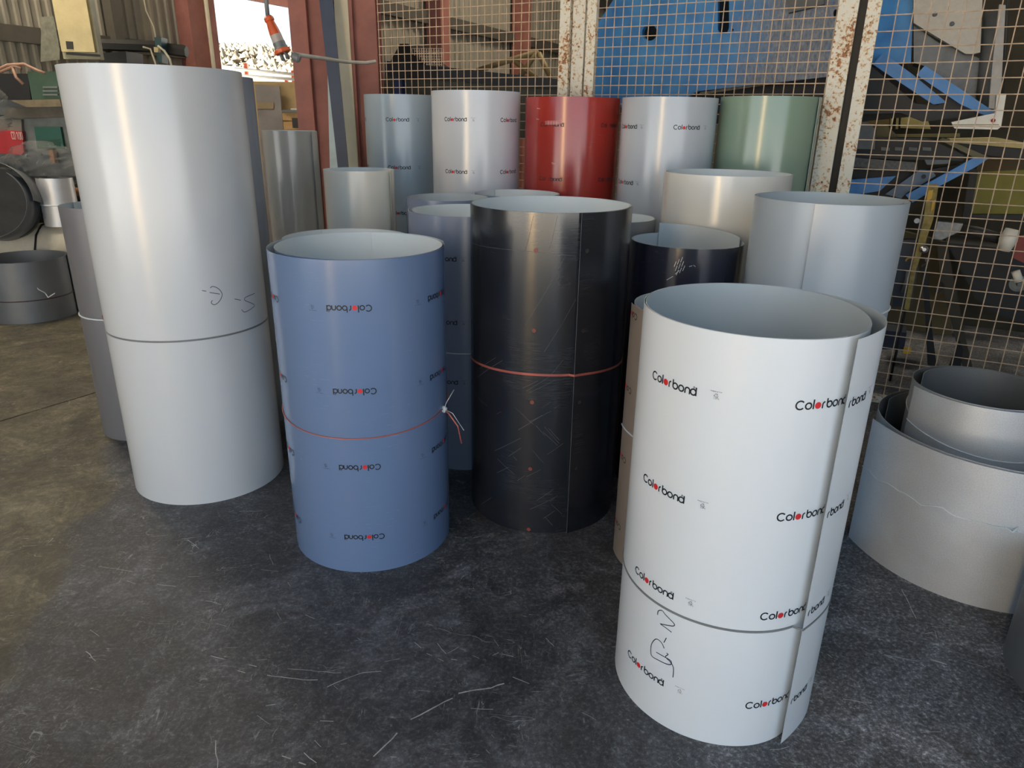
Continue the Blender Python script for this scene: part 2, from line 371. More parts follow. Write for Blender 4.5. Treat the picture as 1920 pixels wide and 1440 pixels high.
# ------------------------------------------------------------------ sheet rolls
class Roll:
    """one sheet rolled up, standing on the floor. th = angle along the sheet from its outer end (0)."""
    def __init__(s, name, label, ctr, r, h, mout, min_=None, end=90, turns=2.15, gap=.006, flare=.0, flaredeg=30,
                 inflare=.0, cat='roll', group='rolls of coated steel sheet', d=1, prof=None, z0=0.0, tilt=0):
        s.c = Vector((ctr[0], ctr[1], z0)); s.r, s.h, s.e, s.t, s.g, s.fl, s.fd, s.inf, s.d = r, h, radians(end), turns*2*pi, gap, flare, radians(flaredeg), inflare, d
        s.prof = prof
        s.root = thing(name, label, cat, s.c, group)
        min_ = min_ or M_inner; th = .0011; n = int(turns*96); A = []
        for i in range(n+1):
            a = s.t*i/n; A.append(a)
        P = [s.pt(a) for a in A]; T = []
        for i in range(n+1):
            t = (P[min(i+1, n)]-P[max(i-1, 0)]).normalized(); T.append(Vector((t.y, -t.x))*s.d)
        L = [0]
        for i in range(n): L.append(L[-1]+(P[i+1]-P[i]).length)
        v, uv, f, mi, sm = [], [], [], [], []
        def add(p, z, u): v.append((p.x, p.y, z0+z)); uv.append((u, z)); return len(v)-1
        for side in (0, 1):
            b = len(v)
            for i in range(n+1):
                p = P[i]-(T[i]*th if side else Vector((0, 0)))
                add(p, 0, L[i]); add(p, h, L[i])
            for i in range(n):
                q = (b+2*i, b+2*i+2, b+2*i+3, b+2*i+1); q = q if (side == 0) == (s.d > 0) else tuple(reversed(q))
                f.append(q); mi.append(side); sm.append(True)
        for z in (0, h):
            b = len(v)
            for i in range(n+1): add(P[i], z, L[i]); add(P[i]-T[i]*th, z, L[i])
            for i in range(n): f.append((b+2*i, b+2*i+1, b+2*i+3, b+2*i+2)); mi.append(2); sm.append(False)
        for i in (0, n):
            b = len(v)
            for z in (0, h): add(P[i], z, 0); add(P[i]-T[i]*th, z, 0)
            f.append((b, b+1, b+3, b+2)); mi.append(2); sm.append(False)
        s.sheet = obj('sheet', v, f, [mout, min_, M_edge], s.root, mi, sm, uv)
    def rad(s, a):
        r = s.r - s.g*max(0, a-s.fd)/(2*pi)
        if a < s.fd: r += s.fl*(1-a/s.fd)**2
        k = s.t-a
        if k < 1.0: r -= s.inf*(1-k)**2
        if s.prof: r += s.prof((s.e+s.d*a) % (2*pi), a)
        return r
    def pt(s, a, off=0.0):
        r = s.rad(a)+off; ph = s.e+s.d*a
        return Vector((s.c.x+r*cos(ph), s.c.y+r*sin(ph)))
    def p3(s, a, z, off=0.0):
        p = s.pt(a, off); return Vector((p.x, p.y, s.c.z+z))
    def th(s, phi_deg):
        return ((radians(phi_deg)-s.e)*s.d) % (2*pi)
    def stamp(s, strokes, a0, z0, flip=False, mats=None, name='printed_logo', skipdot=False, scale=.001, off=.0006):
        v, f, mi = [], [], []; k = -1 if flip else 1
        def put(q, m_):
            ths = [a0+s.d*k*p.x*scale/s.r for p in q]
            if min(ths) < 0.004 or max(ths) > 2*pi+(.10 if s.fl > .01 else -.004): return
            b = len(v); v.extend(s.p3(t, z0+k*p.y*scale, off) for t, p in zip(ths, q)); f.append(tuple(range(b, b+len(q)))); mi.append(m_)
        for st in strokes:
            if st[0] == 'dot':
                if skipdot: continue
                c, R = Vector(st[1]), st[2]
                for i in range(20):
                    a, b_ = 2*pi*i/20, 2*pi*(i+1)/20
                    put([c, c+Vector((cos(a), sin(a)))*R, c+Vector((cos(b_), sin(b_)))*R], 1)
            else:
                for q in ribbon(st[0], WID[st[1]] if isinstance(st[1], int) else st[1]): put(list(q), 0)
        if f: return obj(name, v, f, mats or [M_black, M_red], s.root, mi)
    def logo(s, phi, z, flip=False, th=None, **k): return s.stamp(LOGO, s.th(phi) if th is None else th, z, flip, **k)
    def mark(s, phi, z, flip=False, th=None): return s.stamp(MARK, s.th(phi) if th is None else th, z, flip, name='recycling_mark')
    def strap(s, z, mat, r=.0022, slope=0.0, wav=0.0, flat=None, name='tie_wire', kseed=0):
        pts = []
        for i in range(120):
            a = 2*pi*i/120
            zz = z+slope*sin(a+s.e)+wav*(noise.noise((i*.35, kseed, 0)))
            rr = max(s.rad(a), s.rad(a))+.0016+abs(wav)*.3*abs(noise.noise((i*.5, 3, kseed)))
            ph = s.e+s.d*a; pts.append((s.c.x+rr*cos(ph), s.c.y+rr*sin(ph), s.c.z+zz))
        if flat:
            v, f = [], []
            for x, y, zz in pts: v += [(x, y, zz-flat/2), (x, y, zz+flat/2)]
            n = len(pts); cx, cy = s.c.x, s.c.y
            v += [(cx+(x-cx)*.996, cy+(y-cy)*.996, zz) for x, y, zz in v]
            for i in range(n):
                j = (i+1) % n; f += [(2*i, 2*j, 2*j+1, 2*i+1), (2*i+1, 2*j+1, 2*n+2*j+1, 2*n+2*i+1), (2*i, 2*n+2*i, 2*n+2*j, 2*j)]
            return obj(name, v, f, mat, s.root)
        return tube(name, pts, r, mat, s.root, n=6, closed=True)
    def hit(s, x, y):
        d = ray(x, y); r = s.r
        for _ in range(4):
            A = d.x*d.x+d.y*d.y; B = -2*(d.x*s.c.x+d.y*s.c.y); C = s.c.x**2+s.c.y**2-r*r
            t = (-B-sqrt(max(B*B-4*A*C, 0)))/(2*A); p = EYE+d*t
            ph = atan2(p.y-s.c.y, p.x-s.c.x); a = ((ph-s.e)*s.d) % (2*pi); r = s.rad(a)
        return a, p.z-s.c.z
    def pen(s, lines, wd, mat, name='handwritten_mark'):
        if name == 'handwritten_mark' and len(lines) > 1:
            for ln in lines: s.pen([ln], wd, mat)
            return
        v, f = [], []
        for ln in lines:
            P = [s.hit(*p) for p in ln]
            Q = [Vector((a*s.r*1000, z*1000)) for a, z in P]
            # catmull-rom
            R = []
            for i in range(len(Q)-1):
                p0, p1, p2, p3 = Q[max(i-1, 0)], Q[i], Q[i+1], Q[min(i+2, len(Q)-1)]
                for k in range(5):
                    t = k/5; R.append(.5*((2*p1)+(p2-p0)*t+(2*p0-5*p1+4*p2-p3)*t*t+(3*p1-p0-3*p2+p3)*t**3))
            R.append(Q[-1])
            for q in ribbon([tuple(p) for p in R], wd):
                b = len(v); v.extend(s.p3(p.x/1000/s.r, p.y/1000, .0007) for p in q); f.append(tuple(range(b, b+4)))
        return obj(name, v, f, mat, s.root)

# ================================================================== SETTING
# floor slabs: two areas with a recessed joint
flr = bpy.data.objects.new('floor', None); COL.objects.link(flr); flr['kind'] = 'structure'
J0 = floor_pt(0, 790); J1 = floor_pt(182, 735); jd = (J1-J0).normalized(); jn = Vector((-jd.y, jd.x, 0))
def slab(name, a, b):
    """strip between offsets a,b measured to the left of the joint line"""
    A0 = J0-jd*9; v, f = [], []
    p = A0+jn*a; q = A0+jn*b; L = jd*26
    vv = [p, p+L, q+L, q]
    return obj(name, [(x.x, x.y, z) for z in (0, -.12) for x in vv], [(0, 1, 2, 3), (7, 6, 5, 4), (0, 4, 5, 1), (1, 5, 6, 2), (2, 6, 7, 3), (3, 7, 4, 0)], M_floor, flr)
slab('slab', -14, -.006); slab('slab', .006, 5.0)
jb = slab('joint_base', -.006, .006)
jb.location.z = -.012
o = abox('yard', -60, 60, -40, 120, -.5, -.14, M_asph); o['kind'] = 'structure'
# scratches and a healed crack cut into the floor
v, f = [], []
def scratch(pts, wd):
    P = [floor_pt(x, y) for x, y in pts]
    Q = []
    for a, b in zip(P, P[1:]):
        k = max(1, int((b-a).length/.02))
        for i in range(k):
            q = a.lerp(b, i/k); Q.append(Vector((q.x+.004*noise.noise((q.x*30, q.y*30, 1)), q.y+.004*noise.noise((q.x*30, q.y*30, 7)), 0)))
    Q.append(P[-1])
    for i, (a, b) in enumerate(zip(Q, Q[1:])):
        if noise.noise((a.x*25, a.y*25, 4)) < -.25: continue
        d = (b-a).normalized(); n_ = Vector((-d.y, d.x, 0))*wd*(.5+.5*abs(noise.noise((i*.7, wd*900, 2)))); k = len(v)
        v.extend([a-n_+Vector((0, 0, .0006)), a+n_+Vector((0, 0, .0006)), b+n_+Vector((0, 0, .0006)), b-n_+Vector((0, 0, .0006))]); f.append((k, k+1, k+2, k+3))
for pts, wd in (([(700, 1420), (745, 1375), (770, 1350), (820, 1325), (860, 1300), (920, 1290), (960, 1276)], .003), ([(500, 1266), (540, 1272), (596, 1275)], .0022), ([(612, 1288), (650, 1272), (680, 1262), (715, 1259)], .002),
        ([(530, 1418), (560, 1430), (590, 1440)], .003), ([(404, 1388), (408, 1440)], .0016), ([(778, 1205), (800, 1225), (832, 1240)], .0016), ([(450, 959), (492, 958)], .0016), ([(296, 1096), (330, 1100)], .0016),
        ([(395, 1230), (420, 1236)], .0016), ([(185, 1062), (250, 1072)], .0012), ([(430, 1255), (460, 1262)], .002), ([(540, 1255), (640, 1262)], .0012), ([(1690, 1105), (1718, 1160)], .0022), ([(1745, 1236), (1775, 1246)], .004),
        ([(1640, 1225), (1720, 1240)], .0016), ([(800, 1170), (870, 1195)], .0014), ([(840, 1225), (880, 1200)], .0014), ([(910, 1235), (935, 1224)], .0014), ([(1580, 1310), (1620, 1318)], .002), ([(1800, 1290), (1830, 1298)], .003)): scratch(pts, wd)
random.seed(11)
for i in range(110):
    x, y = random.uniform(150, 1900), random.uniform(960, 1435); a = random.uniform(-.5, .5)+random.choice((0, 0, .9)); l = random.uniform(8, 42)
    scratch([(x, y), (x+l*cos(a), y+l*.6*sin(a))], random.uniform(.0006, .0016))
obj('scratch_marks', v, f, plain('chalky_scratch', (188, 188, 188), .8, 0, .3, 40), flr, kind='stuff')
# roof
ce = bpy.data.objects.new('ceiling', None); COL.objects.link(ce); ce['kind'] = 'structure'
abox('roof_sheet', -9, 9, -2.6, 14, 4.7, 4.75, M_roof, ce)
for i in range(6): abox('purlin', -9, 9, -2.2+i*2.6, -2.1+i*2.6, 4.5, 4.7, M_girt, ce)

def corrugated(name, p0, dirv, length, z0, z1, mat, parent, pitch=.076, depth=.018, nrm=None, sheet=.76):
    """rows of ribbed sheets, each its own piece, sharing nothing but the profile"""
    dirv = Vector(dirv); nrm = Vector(nrm); n = int(length/sheet)+1; first = None
    prof = []; k = int(sheet/pitch)
    for i in range(k):
        for fr, dz in ((0, 0), (.5, 0), (.6, 1), (.9, 1)): prof.append(((i+fr)*pitch, dz*depth))
    prof.append((k*pitch, 0))
    off = root_loc(parent)
    for s_ in range(n):
        base = Vector(p0)+dirv*(s_*k*pitch)+nrm*(.002*(s_ % 2))
        if first is None:
            v, f = [], []
            for u, d in prof:
                q = dirv*u+nrm*d; v += [q+Vector((0, 0, z0)), q+Vector((0, 0, z1))]
            for i in range(len(prof)-1): f.append((2*i, 2*i+2, 2*i+3, 2*i+1))
            m_ = len(v); v += [q-nrm*.002 for q in v]; f += [tuple(i+m_ for i in reversed(q)) for q in f]
            first = obj(name, v, f, mat, parent); first.location = base-off*0; first.data.transform(Matrix.Translation(off)); first.location = base-off
        else:
            c = first.copy(); COL.objects.link(c); c.parent = parent; c.location = base-off
def wallroot(n):
    o = bpy.data.objects.new(n, None); COL.objects.link(o); o['kind'] = 'structure'; return o
# left wall (receding to the yard opening)
wl = wallroot('wall_left')
WL0 = Vector((-3.42, 8.45, 0))
corrugated('wall_sheet', WL0-V*11.4, V, 11.3, 0, 4.6, M_corr, wl, nrm=U, pitch=.095)
for z in (.9, 2.05, 3.1): box('girt', WL0-V*11.4+U*.03+Vector((0, 0, z)), V*11.3, U*.06, (0, 0, .13), M_girt, wl)
for t in (3.0, 1.15): box('wall_column', WL0-V*t+U*.05, V*.10, U*.12, (0, 0, 4.6), M_girt, wl)
tube('wind_brace', [WL0-V*2.4+U*.12+Vector((0, 0, 2.0)), WL0-V*1.3+U*.12+Vector((0, 0, 4.0))], .02, M_girt, wl)
# columns by the opening
cl = box('trim_1', WL0-V*.32+U*.02, V*.34, U*.2, (0, 0, 4.6), M_redbrown); cl['kind'] = 'structure'
tube('conduit', [WL0-V*.1+U*.235+Vector((0, 0, z)) for z in (0, 4.5)], .022, M_creamboard, cl)
# red oxide H column (545..615)
def hcol(name, pxl, pxr, Y, depth, mat):
    a = ypt(pxl, 200, Y); b = ypt(pxr, 200, Y); w_ = b.x-a.x
    mb = MB()
    a0 = Vector((a.x, Y, 0))
    mb.box(a0, (w_, 0, 0), (0, .014, 0), (0, 0, 4.6)); mb.box(a0+Vector((0, depth, 0)), (w_, 0, 0), (0, .014, 0), (0, 0, 4.6))
    mb.box(a0+Vector((w_/2-.006, .014, 0)), (.012, 0, 0), (0, depth-.014, 0), (0, 0, 4.6))
    o = mb.build(name, mat); o['kind'] = 'structure'; return o
hc = hcol('trim_2', 556, 620, 5.75, .2, M_redbrown)
p = ypt(556, 100, 5.70); 
box('weld_plate', (ypt(578, 100, 5.72).x, 5.70, 0), (.012, 0, 0), (0, .05, 0), (0, 0, 4.6), M_redbrown, hc)
h2 = hcol('trim_3', 658, 712, 5.55, .2, M_redbrown)
box('column_flange_edge', (ypt(658, 100, 5.53).x, 5.50, 0), (.03, 0, 0), (0, .05, 0), (0, 0, 4.6), M_redbrown, h2)
# lintel over opening
a = ypt(395, -14, 6.4); b = ypt(560, 17, 5.9)
lt = prism('trim_4', [ypt(395, -14, 6.6), ypt(560, 17, 5.96), ypt(560, -90, 5.96), ypt(395, -120, 6.6)], (0.02, .1, 0), M_redbrown); lt['kind'] = 'structure'
# wall behind the cage: corrugated, along V
wb = wallroot('wall_back')
WB0 = Vector((-1.47, 6.03, 0))
corrugated('wall_sheet', WB0, V, 8.4, 0, 4.6, M_corr, wb, nrm=U, pitch=.095)
for z in (1.62, 2.3, 3.0): box('girt', WB0+U*.03+Vector((0, 0, z)), V*8.4, U*.06, (0, 0, .10), M_girt, wb)
for t in (1.3, 3.0, 5.0): box('wall_column', WB0+V*t+U*.05, V*.16, U*.16, (0, 0, 4.6), M_redbrown, wb)
wq = wallroot('added_front_wall')  # unseen wall and fascia, added to narrow the opening and shade the rolls
corrugated('wall_sheet', Vector((4.3, -2.5, 0)), Vector((1, 0, 0)), 4.0, 0, 4.6, M_corr, wq, nrm=Vector((0, 1, 0)))  # added unseen wall
corrugated('wall_sheet', Vector((-9, -2.5, 0)), Vector((1, 0, 0)), 12, 3.7, 4.6, M_corr, wq, nrm=Vector((0, 1, 0)))  # added unseen fascia
# far end wall and right wall
wf = wallroot('wall_far')
corrugated('wall_sheet', WB0+V*8.3, U, 9.0, 0, 4.6, M_corr, wf, nrm=-V)
wr = wallroot('wall_right')
corrugated('wall_sheet', Vector((6.6, -2.4, 0)), Vector((0, 1, 0)), 12, 0, 4.6, M_corr, wr, nrm=Vector((-1, 0, 0)))

# ------------------------------------------------------------------ outside, through the opening
v, f = [], []; nx, ny = 70, 24
for j in range(ny+1):
    for i in range(nx+1):
        x = -75+i*1.5; y = 55+j*2.5; t = j/ny
        z = 1+9.2*min(1, t*1.25)**.8 + 1.2*noise.noise((x*.06, y*.05, 1)) + .5*noise.noise((x*.4, y*.4, 3))
        v.append((x, y, z))
for j in range(ny):
    for i in range(nx): k = j*(nx+1)+i; f.append((k, k+1, k+nx+2, k+nx+1))
o = obj('hillside', v, f, M_hill, smooth=True); o['kind'] = 'structure'
mb = MB(); M_shrub = plain('dry_shrub_foliage', (92, 84, 66), .95, 0, .4, .6)
for i in range(3000):
    x = random.uniform(-52, -6); t = random.random(); y = 57+t*52
    z = 1+9.2*min(1, (y-55)/60*1.25)**.8 + 1.2*noise.noise((x*.06, y*.05, 1)); r = random.uniform(.25, .7)
    c = Vector((x, y, z+.3)); P = []
    for a, bb in ((0, 1), (0, -1)): P.append(c+Vector((0, 0, bb*r)))
    ring = [c+Vector((cos(2*pi*k/6), sin(2*pi*k/6), random.uniform(-.25, .25)))*r for k in range(6)]
    mb.add((P+ring, [(0, 2+k, 2+(k+1) % 6) for k in range(6)]+[(1, 2+(k+1) % 6, 2+k) for k in range(6)]))
o = mb.build('hillside_shrubs', M_shrub, kind='stuff'); tag(o, 'dry scrub and small trees on the hillside beyond the opening', 'shrubs')
# white building
bl = thing('factory_building', 'low cream factory building with pale roof beyond the yard opening', 'building', (-11, 27, -.14))
p0 = ypt(330, 112, 27); p1 = ypt(468, 124, 27)
box('wall', (p0.x, 27, -.14), (p1.x-p0.x, 0, 0), (0, 6, 0), (0, 0, p1.z+.14-.2), plain('pale_render', (226, 214, 184), .8), bl)
prism('roof', [(p0.x-.3, 26.6, p0.z), (p1.x+.25, 26.6, p1.z-.1), (p1.x+.25, 26.6, p1.z-.28), (p0.x-.3, 26.6, p0.z-.22)], (0, 6.8, 0), M_whitep, bl)
for px in (415, 428, 441): q = ypt(px, 126, 26.98); w_ = box('window', (q.x, 26.95, q.z-.12), (.17, 0, 0), (0, .04, 0), (0, 0, .15), M_darksteel, bl)
# orange posted rail
rl = thing('yard_railing', 'orange posts with white rails above the low yard wall', 'railing', (-3.6, 11, -.14))
for px, y0 in ((459, 118), (548, 132), (536, 150)):
    q = ypt(px, y0, 11); box('post', (q.x-.02, 11, -.14), (.045, 0, 0), (0, .045, 0), (0, 0, q.z+.14), M_orange, rl)
for (ya, yb) in ((129, 141), (141, 150)):
    q, r_ = ypt(440, ya, 10.98), ypt(570, yb, 10.98); tube('rail', [q, r_], .022, M_whitep, rl, n=6)
q, r_ = ypt(400, 118, 11.2), ypt(470, 124, 11.2)
# low yard wall with leaning panel and planks
yw = thing('yard_wall', 'low tan masonry wall outside the yard opening', 'wall', (-2.9, 8.6, -.14))
q, r_ = ypt(452, 152, 8.6), ypt(600, 157, 8.6)
box('wall_panel', (q.x, 8.6, -.14), (r_.x-q.x, 0, 0), (0, .12, 0), (0, 0, q.z+.14), plain('tan_wall', (176, 154, 112), .8), yw)
lp = thing('fibre_cement_panel', 'grey sheet panel leaning on the tan yard wall', 'panel', (-2.7, 8.4, -.14))
prism('board', [ypt(478, 158, 8.45), ypt(524, 162, 8.45), ypt(524, 162, 8.45)+Vector((.05, -.2, -2.05)), ypt(478, 158, 8.45)+Vector((.05, -.2, -2.05))], (0, .03, 0), plain('weathered_panel', (140, 136, 134), .8, 0, .15, 5), lp)
prism('label_patch', [ypt(481, 192, 8.42), ypt(513, 192, 8.42), ypt(513, 204, 8.41), ypt(482, 204, 8.41)], (0, .004, 0), plain('tan_patch', (150, 134, 106), .8), lp)
tp = thing('timber_stack', 'stack of pale timber boards beside the leaning grey panel', 'timber', (-2.3, 8.1, -.14))
for (x0, x1, y0, y1) in ((529, 566, 212, 226), (531, 566, 228, 243)):
    a, b = ypt(x0, y0, 8.1), ypt(x1, y1, 8.1); abox('board', a.x, b.x, 8.1, 8.4, b.z, a.z, M_wood, tp)
a, b = ypt(528, 206, 8.05), ypt(566, 211, 8.05); abox('slab_board', a.x, b.x, 8.05, 8.45, b.z, a.z, M_mgrey, tp)
a, b = ypt(547, 221, 8.03), ypt(566, 240, 8.03); abox('bearer', a.x, b.x, 8.03, 8.3, b.z, a.z, M_darksteel, tp)
a = ypt(531, 243, 8.1); abox('crate', a.x, a.x+.22, 8.1, 8.4, -.14, a.z, M_wood, tp)
a, b = ypt(545, 203, 8.2), ypt(556, 206, 8.2); tag(abox('offcut', a.x, b.x, 8.2, 8.3, b.z, a.z, M_whitep), 'small white offcut lying on the timber stack', 'offcut')
# unseen sunlit wall and slab, added so the rolls reflect a warm streak
abox('streak_slab', -4.9, -3.7, -6.1, -2.75, -.14, -.02, plain('streak_cream', (236, 214, 176), .8))['kind'] = 'structure'
abox('streak_wall', -4.75, -3.75, -6.4, -6.1, -.14, 4.5, plain('streak_cream', (236, 214, 176), .8))['kind'] = 'structure'

# strips leaning between the columns
st = prism('leaning_strip', [ypt(612, 60, 5.6), ypt(622, 60, 5.6), ypt(655, 690, 5.3), ypt(628, 690, 5.3)], (0, .006, 0), M_pale)
tag(st, 'pale blue sheet strip leaning against the red oxide column', 'metal strip')
st = prism('leaning_strip', [ypt(592, -60, 5.40), ypt(618, -60, 5.40), ypt(690, 700, 5.12), ypt(676, 700, 5.12)], (0, .01, 0), M_navy)
tag(st, 'navy blue metal strip leaning beside the cream board', 'metal strip')
st = prism('upright_board', [ypt(622, -60, 5.50), ypt(648, -60, 5.50), ypt(694, 690, 5.42), ypt(672, 690, 5.42)], (0, .03, 0), M_creamboard)
tag(st, 'cream painted board standing upright against the red oxide column', 'board')

# orange power connector on grey lead
pc = thing('power_connector', 'orange industrial power connector hanging on a grey lead', 'power plug', ypt(525, 100, 4.3))
A, B = ypt(502, 30, 4.3), ypt(531, 100, 4.3); ax = (B-A).normalized(); L = (B-A).length
lathe('socket_body', A, ax, [(0, .018), (.01, .026), (L*.12, .027), (L*.16, .022), (L*.35, .028), (L*.5, .031)], M_orange, pc)
lathe('clear_shell', A+ax*L*.5, ax, [(0, .031), (L*.2, .032)], plain('smoky_plastic', (190, 178, 170), .2), pc)
lathe('coupling', A+ax*L*.7, ax, [(0, .034), (L*.12, .034), (L*.13, .038), (L*.18, .038)], M_pgrey, pc)
lathe('locking_ring', A+ax*L*.88, ax, [(0, .04), (L*.02, .045), (L*.10, .045), (L*.12, .04)], M_orange, pc, n=12)
for k in range(4):
    e1 = ax.orthogonal().normalized(); e2 = ax.cross(e1); q = A+ax*L*1.0+(e1*cos(k*1.57)+e2*sin(k*1.57))*.02
    tube('pin', [q, q+ax*.035], .007, M_pgrey, pc)
q = B+Vector((.045, 0, -.01)); lathe('cable_gland', q, Vector((1, 0, -.4)), [(0, .012), (.01, .022), (.04, .024), (.05, .016)], M_pgrey, pc)
tube('hanging_lead', [ypt(499, -60, 4.3), ypt(499, 0, 4.3), A], .012, M_pgrey, pc)
cb = [ypt(x, y, Y) for x, y, Y in ((549, 101, 4.3), (575, 105, 4.4), (610, 110, 4.7), (650, 116, 5.0), (685, 118, 5.15), (704, 115, 5.2))]
tag(tube('power_cable', cb, .011, plain('grey_cable', (188, 186, 180), .5), n=8), 'pale grey cable stretched from the orange connector past the columns', 'cable')

# ================================================================== LEFT BACKGROUND
# machine (grey with green panels)
mc = thing('packing_machine', 'grey machine with green panels and red sign at far left', 'machine', (-4.6, 6.2, 0))
YM = 6.2
def ypoly(name, pts, Y, th, mat, par, **k): return prism(name, [ypt(x, y, Y) for x, y in pts], (0, th, 0), mat, par, **k)
ypoly('grey_body', [(-60, 218), (131, 218), (150, 330), (-60, 330)], YM, .5, M_mgrey, mc)
ypoly('upper_body', [(-60, 168), (58, 168), (60, 190), (125, 190), (130, 216), (-60, 216)], YM+.05, .5, M_midgrey, mc)
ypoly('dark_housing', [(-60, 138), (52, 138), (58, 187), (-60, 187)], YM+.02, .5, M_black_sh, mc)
ypoly('green_door', [(51, 134), (130, 134), (134, 187), (60, 187)], YM+.0, .5, M_green, mc)
for k in range(3): ypoly('door_louvre', [(80, 162+k*7), (108, 162+k*7), (108, 165+k*7), (80, 165+k*7)], YM-.012, .012, M_mgrey, mc)
ypoly('ledge_board', [(20, 188), (112, 186), (115, 200), (50, 201)], YM-.06, .3, plain('dusty_timber', (128, 116, 94), .8, 0, .25, 12), mc)
ypoly('hood_panel', [(12, 202), (116, 200), (122, 219), (42, 222), (5, 220)], YM-.04, .3, plain('dusty_grey', (92, 88, 80), .8, 0, .2, 12), mc)
ypoly('grey_cover', [(-10, 222), (40, 224), (41, 246), (-10, 243)], YM-.03, .2, plain('dusty_cover', (116, 112, 104), .8), mc)
gp = ypoly('green_nameplate', [(64, 238), (113, 238), (120, 279), (70, 279)], YM-.03, .03, M_dkgreen, mc)
for k in range(3): ypoly('nameplate_line', [(71, 262+k*6), (112, 260+k*6), (112, 262+k*6), (71, 264+k*6)], YM-.034, .004, M_green, gp)
rs = ypoly('red_sign', [(-20, 242), (41, 246), (45, 284), (40, 291), (-20, 285)], YM-.05, .03, M_redp, mc)
# CD 100 lettering on the red sign
Lp = ypt(20, 246, YM-.054); Rp = ypt(42, 247, YM-.054); uw = (Rp-Lp)/7.6; mb = MB()
for st in text_strokes('CD', 0, 0, 1, 1.45)+text_strokes('100', 3.35, 0, 1, 1.35):
    for a, b in zip(st, st[1:]):
        pa = Lp+uw*a[0]+Vector((0, 0, -.062+a[1]*.029)); pb = Lp+uw*b[0]+Vector((0, 0, -.062+b[1]*.029)); mb.tube([pa, pb], .0016, 4)
mb.build('lettering', M_whitep, rs)
ypoly('drain_pipe', [(90, 281), (99, 281), (103, 306), (95, 306)], YM-.08, .05, M_rustpipe, mc)
# dark clutter above the machine
ub = thing('dark_racking', 'dark steel racking rising behind the machine at far left', 'rack', (-5.2, 6.9, 0))
for (x0, x1) in ((-30, 4), (34, 42), (60, 66)):
    a, b = ypt(x0, 60, 6.95), ypt(x1, 60, 6.95); abox('upright', a.x, b.x, 6.95, 7.1, 0, 3.6, M_darksteel, ub)
for z in (1.9, 2.35, 2.9): abox('shelf_beam', -6.2, -4.3, 6.92, 7.0, z, z+.09, M_darksteel, ub)
ypoly('shelf_panel', [(-20, 88), (16, 88), (16, 99), (-20, 99)], 6.9, .2, plain('dull_yellow_panel', (120, 112, 70), .8), ub)
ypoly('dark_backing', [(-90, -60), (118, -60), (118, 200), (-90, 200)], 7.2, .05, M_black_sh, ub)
# plastic sheet hanging
hs = ypoly('hanging_plastic_sheet', [(73, 32), (100, 30), (112, 92), (112, 112), (76, 116), (77, 60)], 6.7, .01, plain('dusty_plastic', (110, 110, 96), .6, 0, .3, 20), None)
tag(hs, 'dusty translucent plastic sheet hanging left of the cream cabinet', 'plastic sheet')
# cream cabinet
a = ypt(103, -5, 6.3); b = ypt(169, -5, 6.3)
cc = thing('cream_cabinet', 'tall cream wall cabinet with small dark vent near its bottom', 'cabinet', (a.x, 6.3, ypt(120, 103, 6.3).z))
abox('body', ypt(118, 104, 6.3).x, ypt(188, 110, 6.3).x, 6.3, 6.36, ypt(150, 106, 6.3).z-.02, 3.4, M_creamtrim, cc)
abox('door', ypt(121, 104, 6.3).x, ypt(184, 110, 6.3).x, 6.27, 6.3, ypt(150, 98, 6.3).z, 3.35, M_cream, cc)
ypoly('vent', [(123, 77), (136, 78), (137, 92), (125, 92)], 6.265, .01, M_darksteel, cc)
ypoly('base_grille', [(124, 98), (184, 102), (185, 106), (124, 102)], 6.265, .03, M_black_sh, cc)
# dark beam machine in front of left wall
bm = thing('drill_frame', 'dark green steel frame machine standing behind the tall roll', 'machine', (-3.9, 6.9, 0))
mb = MB(); 
for pp in ([(186, 84), (300, 88)], [(300, 90), (350, 97)]):
    mb.tube([ypt(x, y, 7.0) for x, y in pp], .05, 6)
mb.build('crossbeam', M_darksteel, bm)
ypoly('housing', [(186, 100), (236, 96), (240, 140), (186, 140)], 6.9, .3, M_black_sh, bm)
ypoly('motor_head', [(289, 70), (302, 70), (304, 118), (296, 118)], 6.85, .12, plain('teal_paint', (40, 76, 80), .5), bm)
tube('air_hose', [ypt(x, y, 6.8) for x, y in ((268, 88), (282, 92), (292, 120), (292, 140))], .008, M_creamboard, bm)
tube('air_hose', [ypt(x, y, 6.8) for x, y in ((296, 86), (308, 95), (318, 110), (322, 125))], .010, M_creamboard, bm)
ypoly('switch_box', [(288, 88), (297, 89), (296, 98), (289, 98)], 6.8, .05, M_cream, bm)
tube('air_hose', [ypt(x, y, 6.9) for x, y in ((266, -20), (274, 20), (288, 50), (292, 72))], .006, M_creamboard, bm)
# wooden crossbeam & tarps on machine top
tw = thing('cut_branches', 'loose pinkish rods lying on top of the machine', 'rods', ypt(30, 130, 6.0), 'rods on the machine')
for pts in ([(-10, 133), (15, 122), (45, 120), (70, 132), (84, 137)], [(-10, 139), (12, 130), (26, 124), (40, 128)], [(24, 126), (30, 145), (44, 158)]):
    tube('rod', [ypt(x, y, 6.02) for x, y in pts], .012, plain('pinkish_timber', (158, 124, 104), .7), tw, n=6)
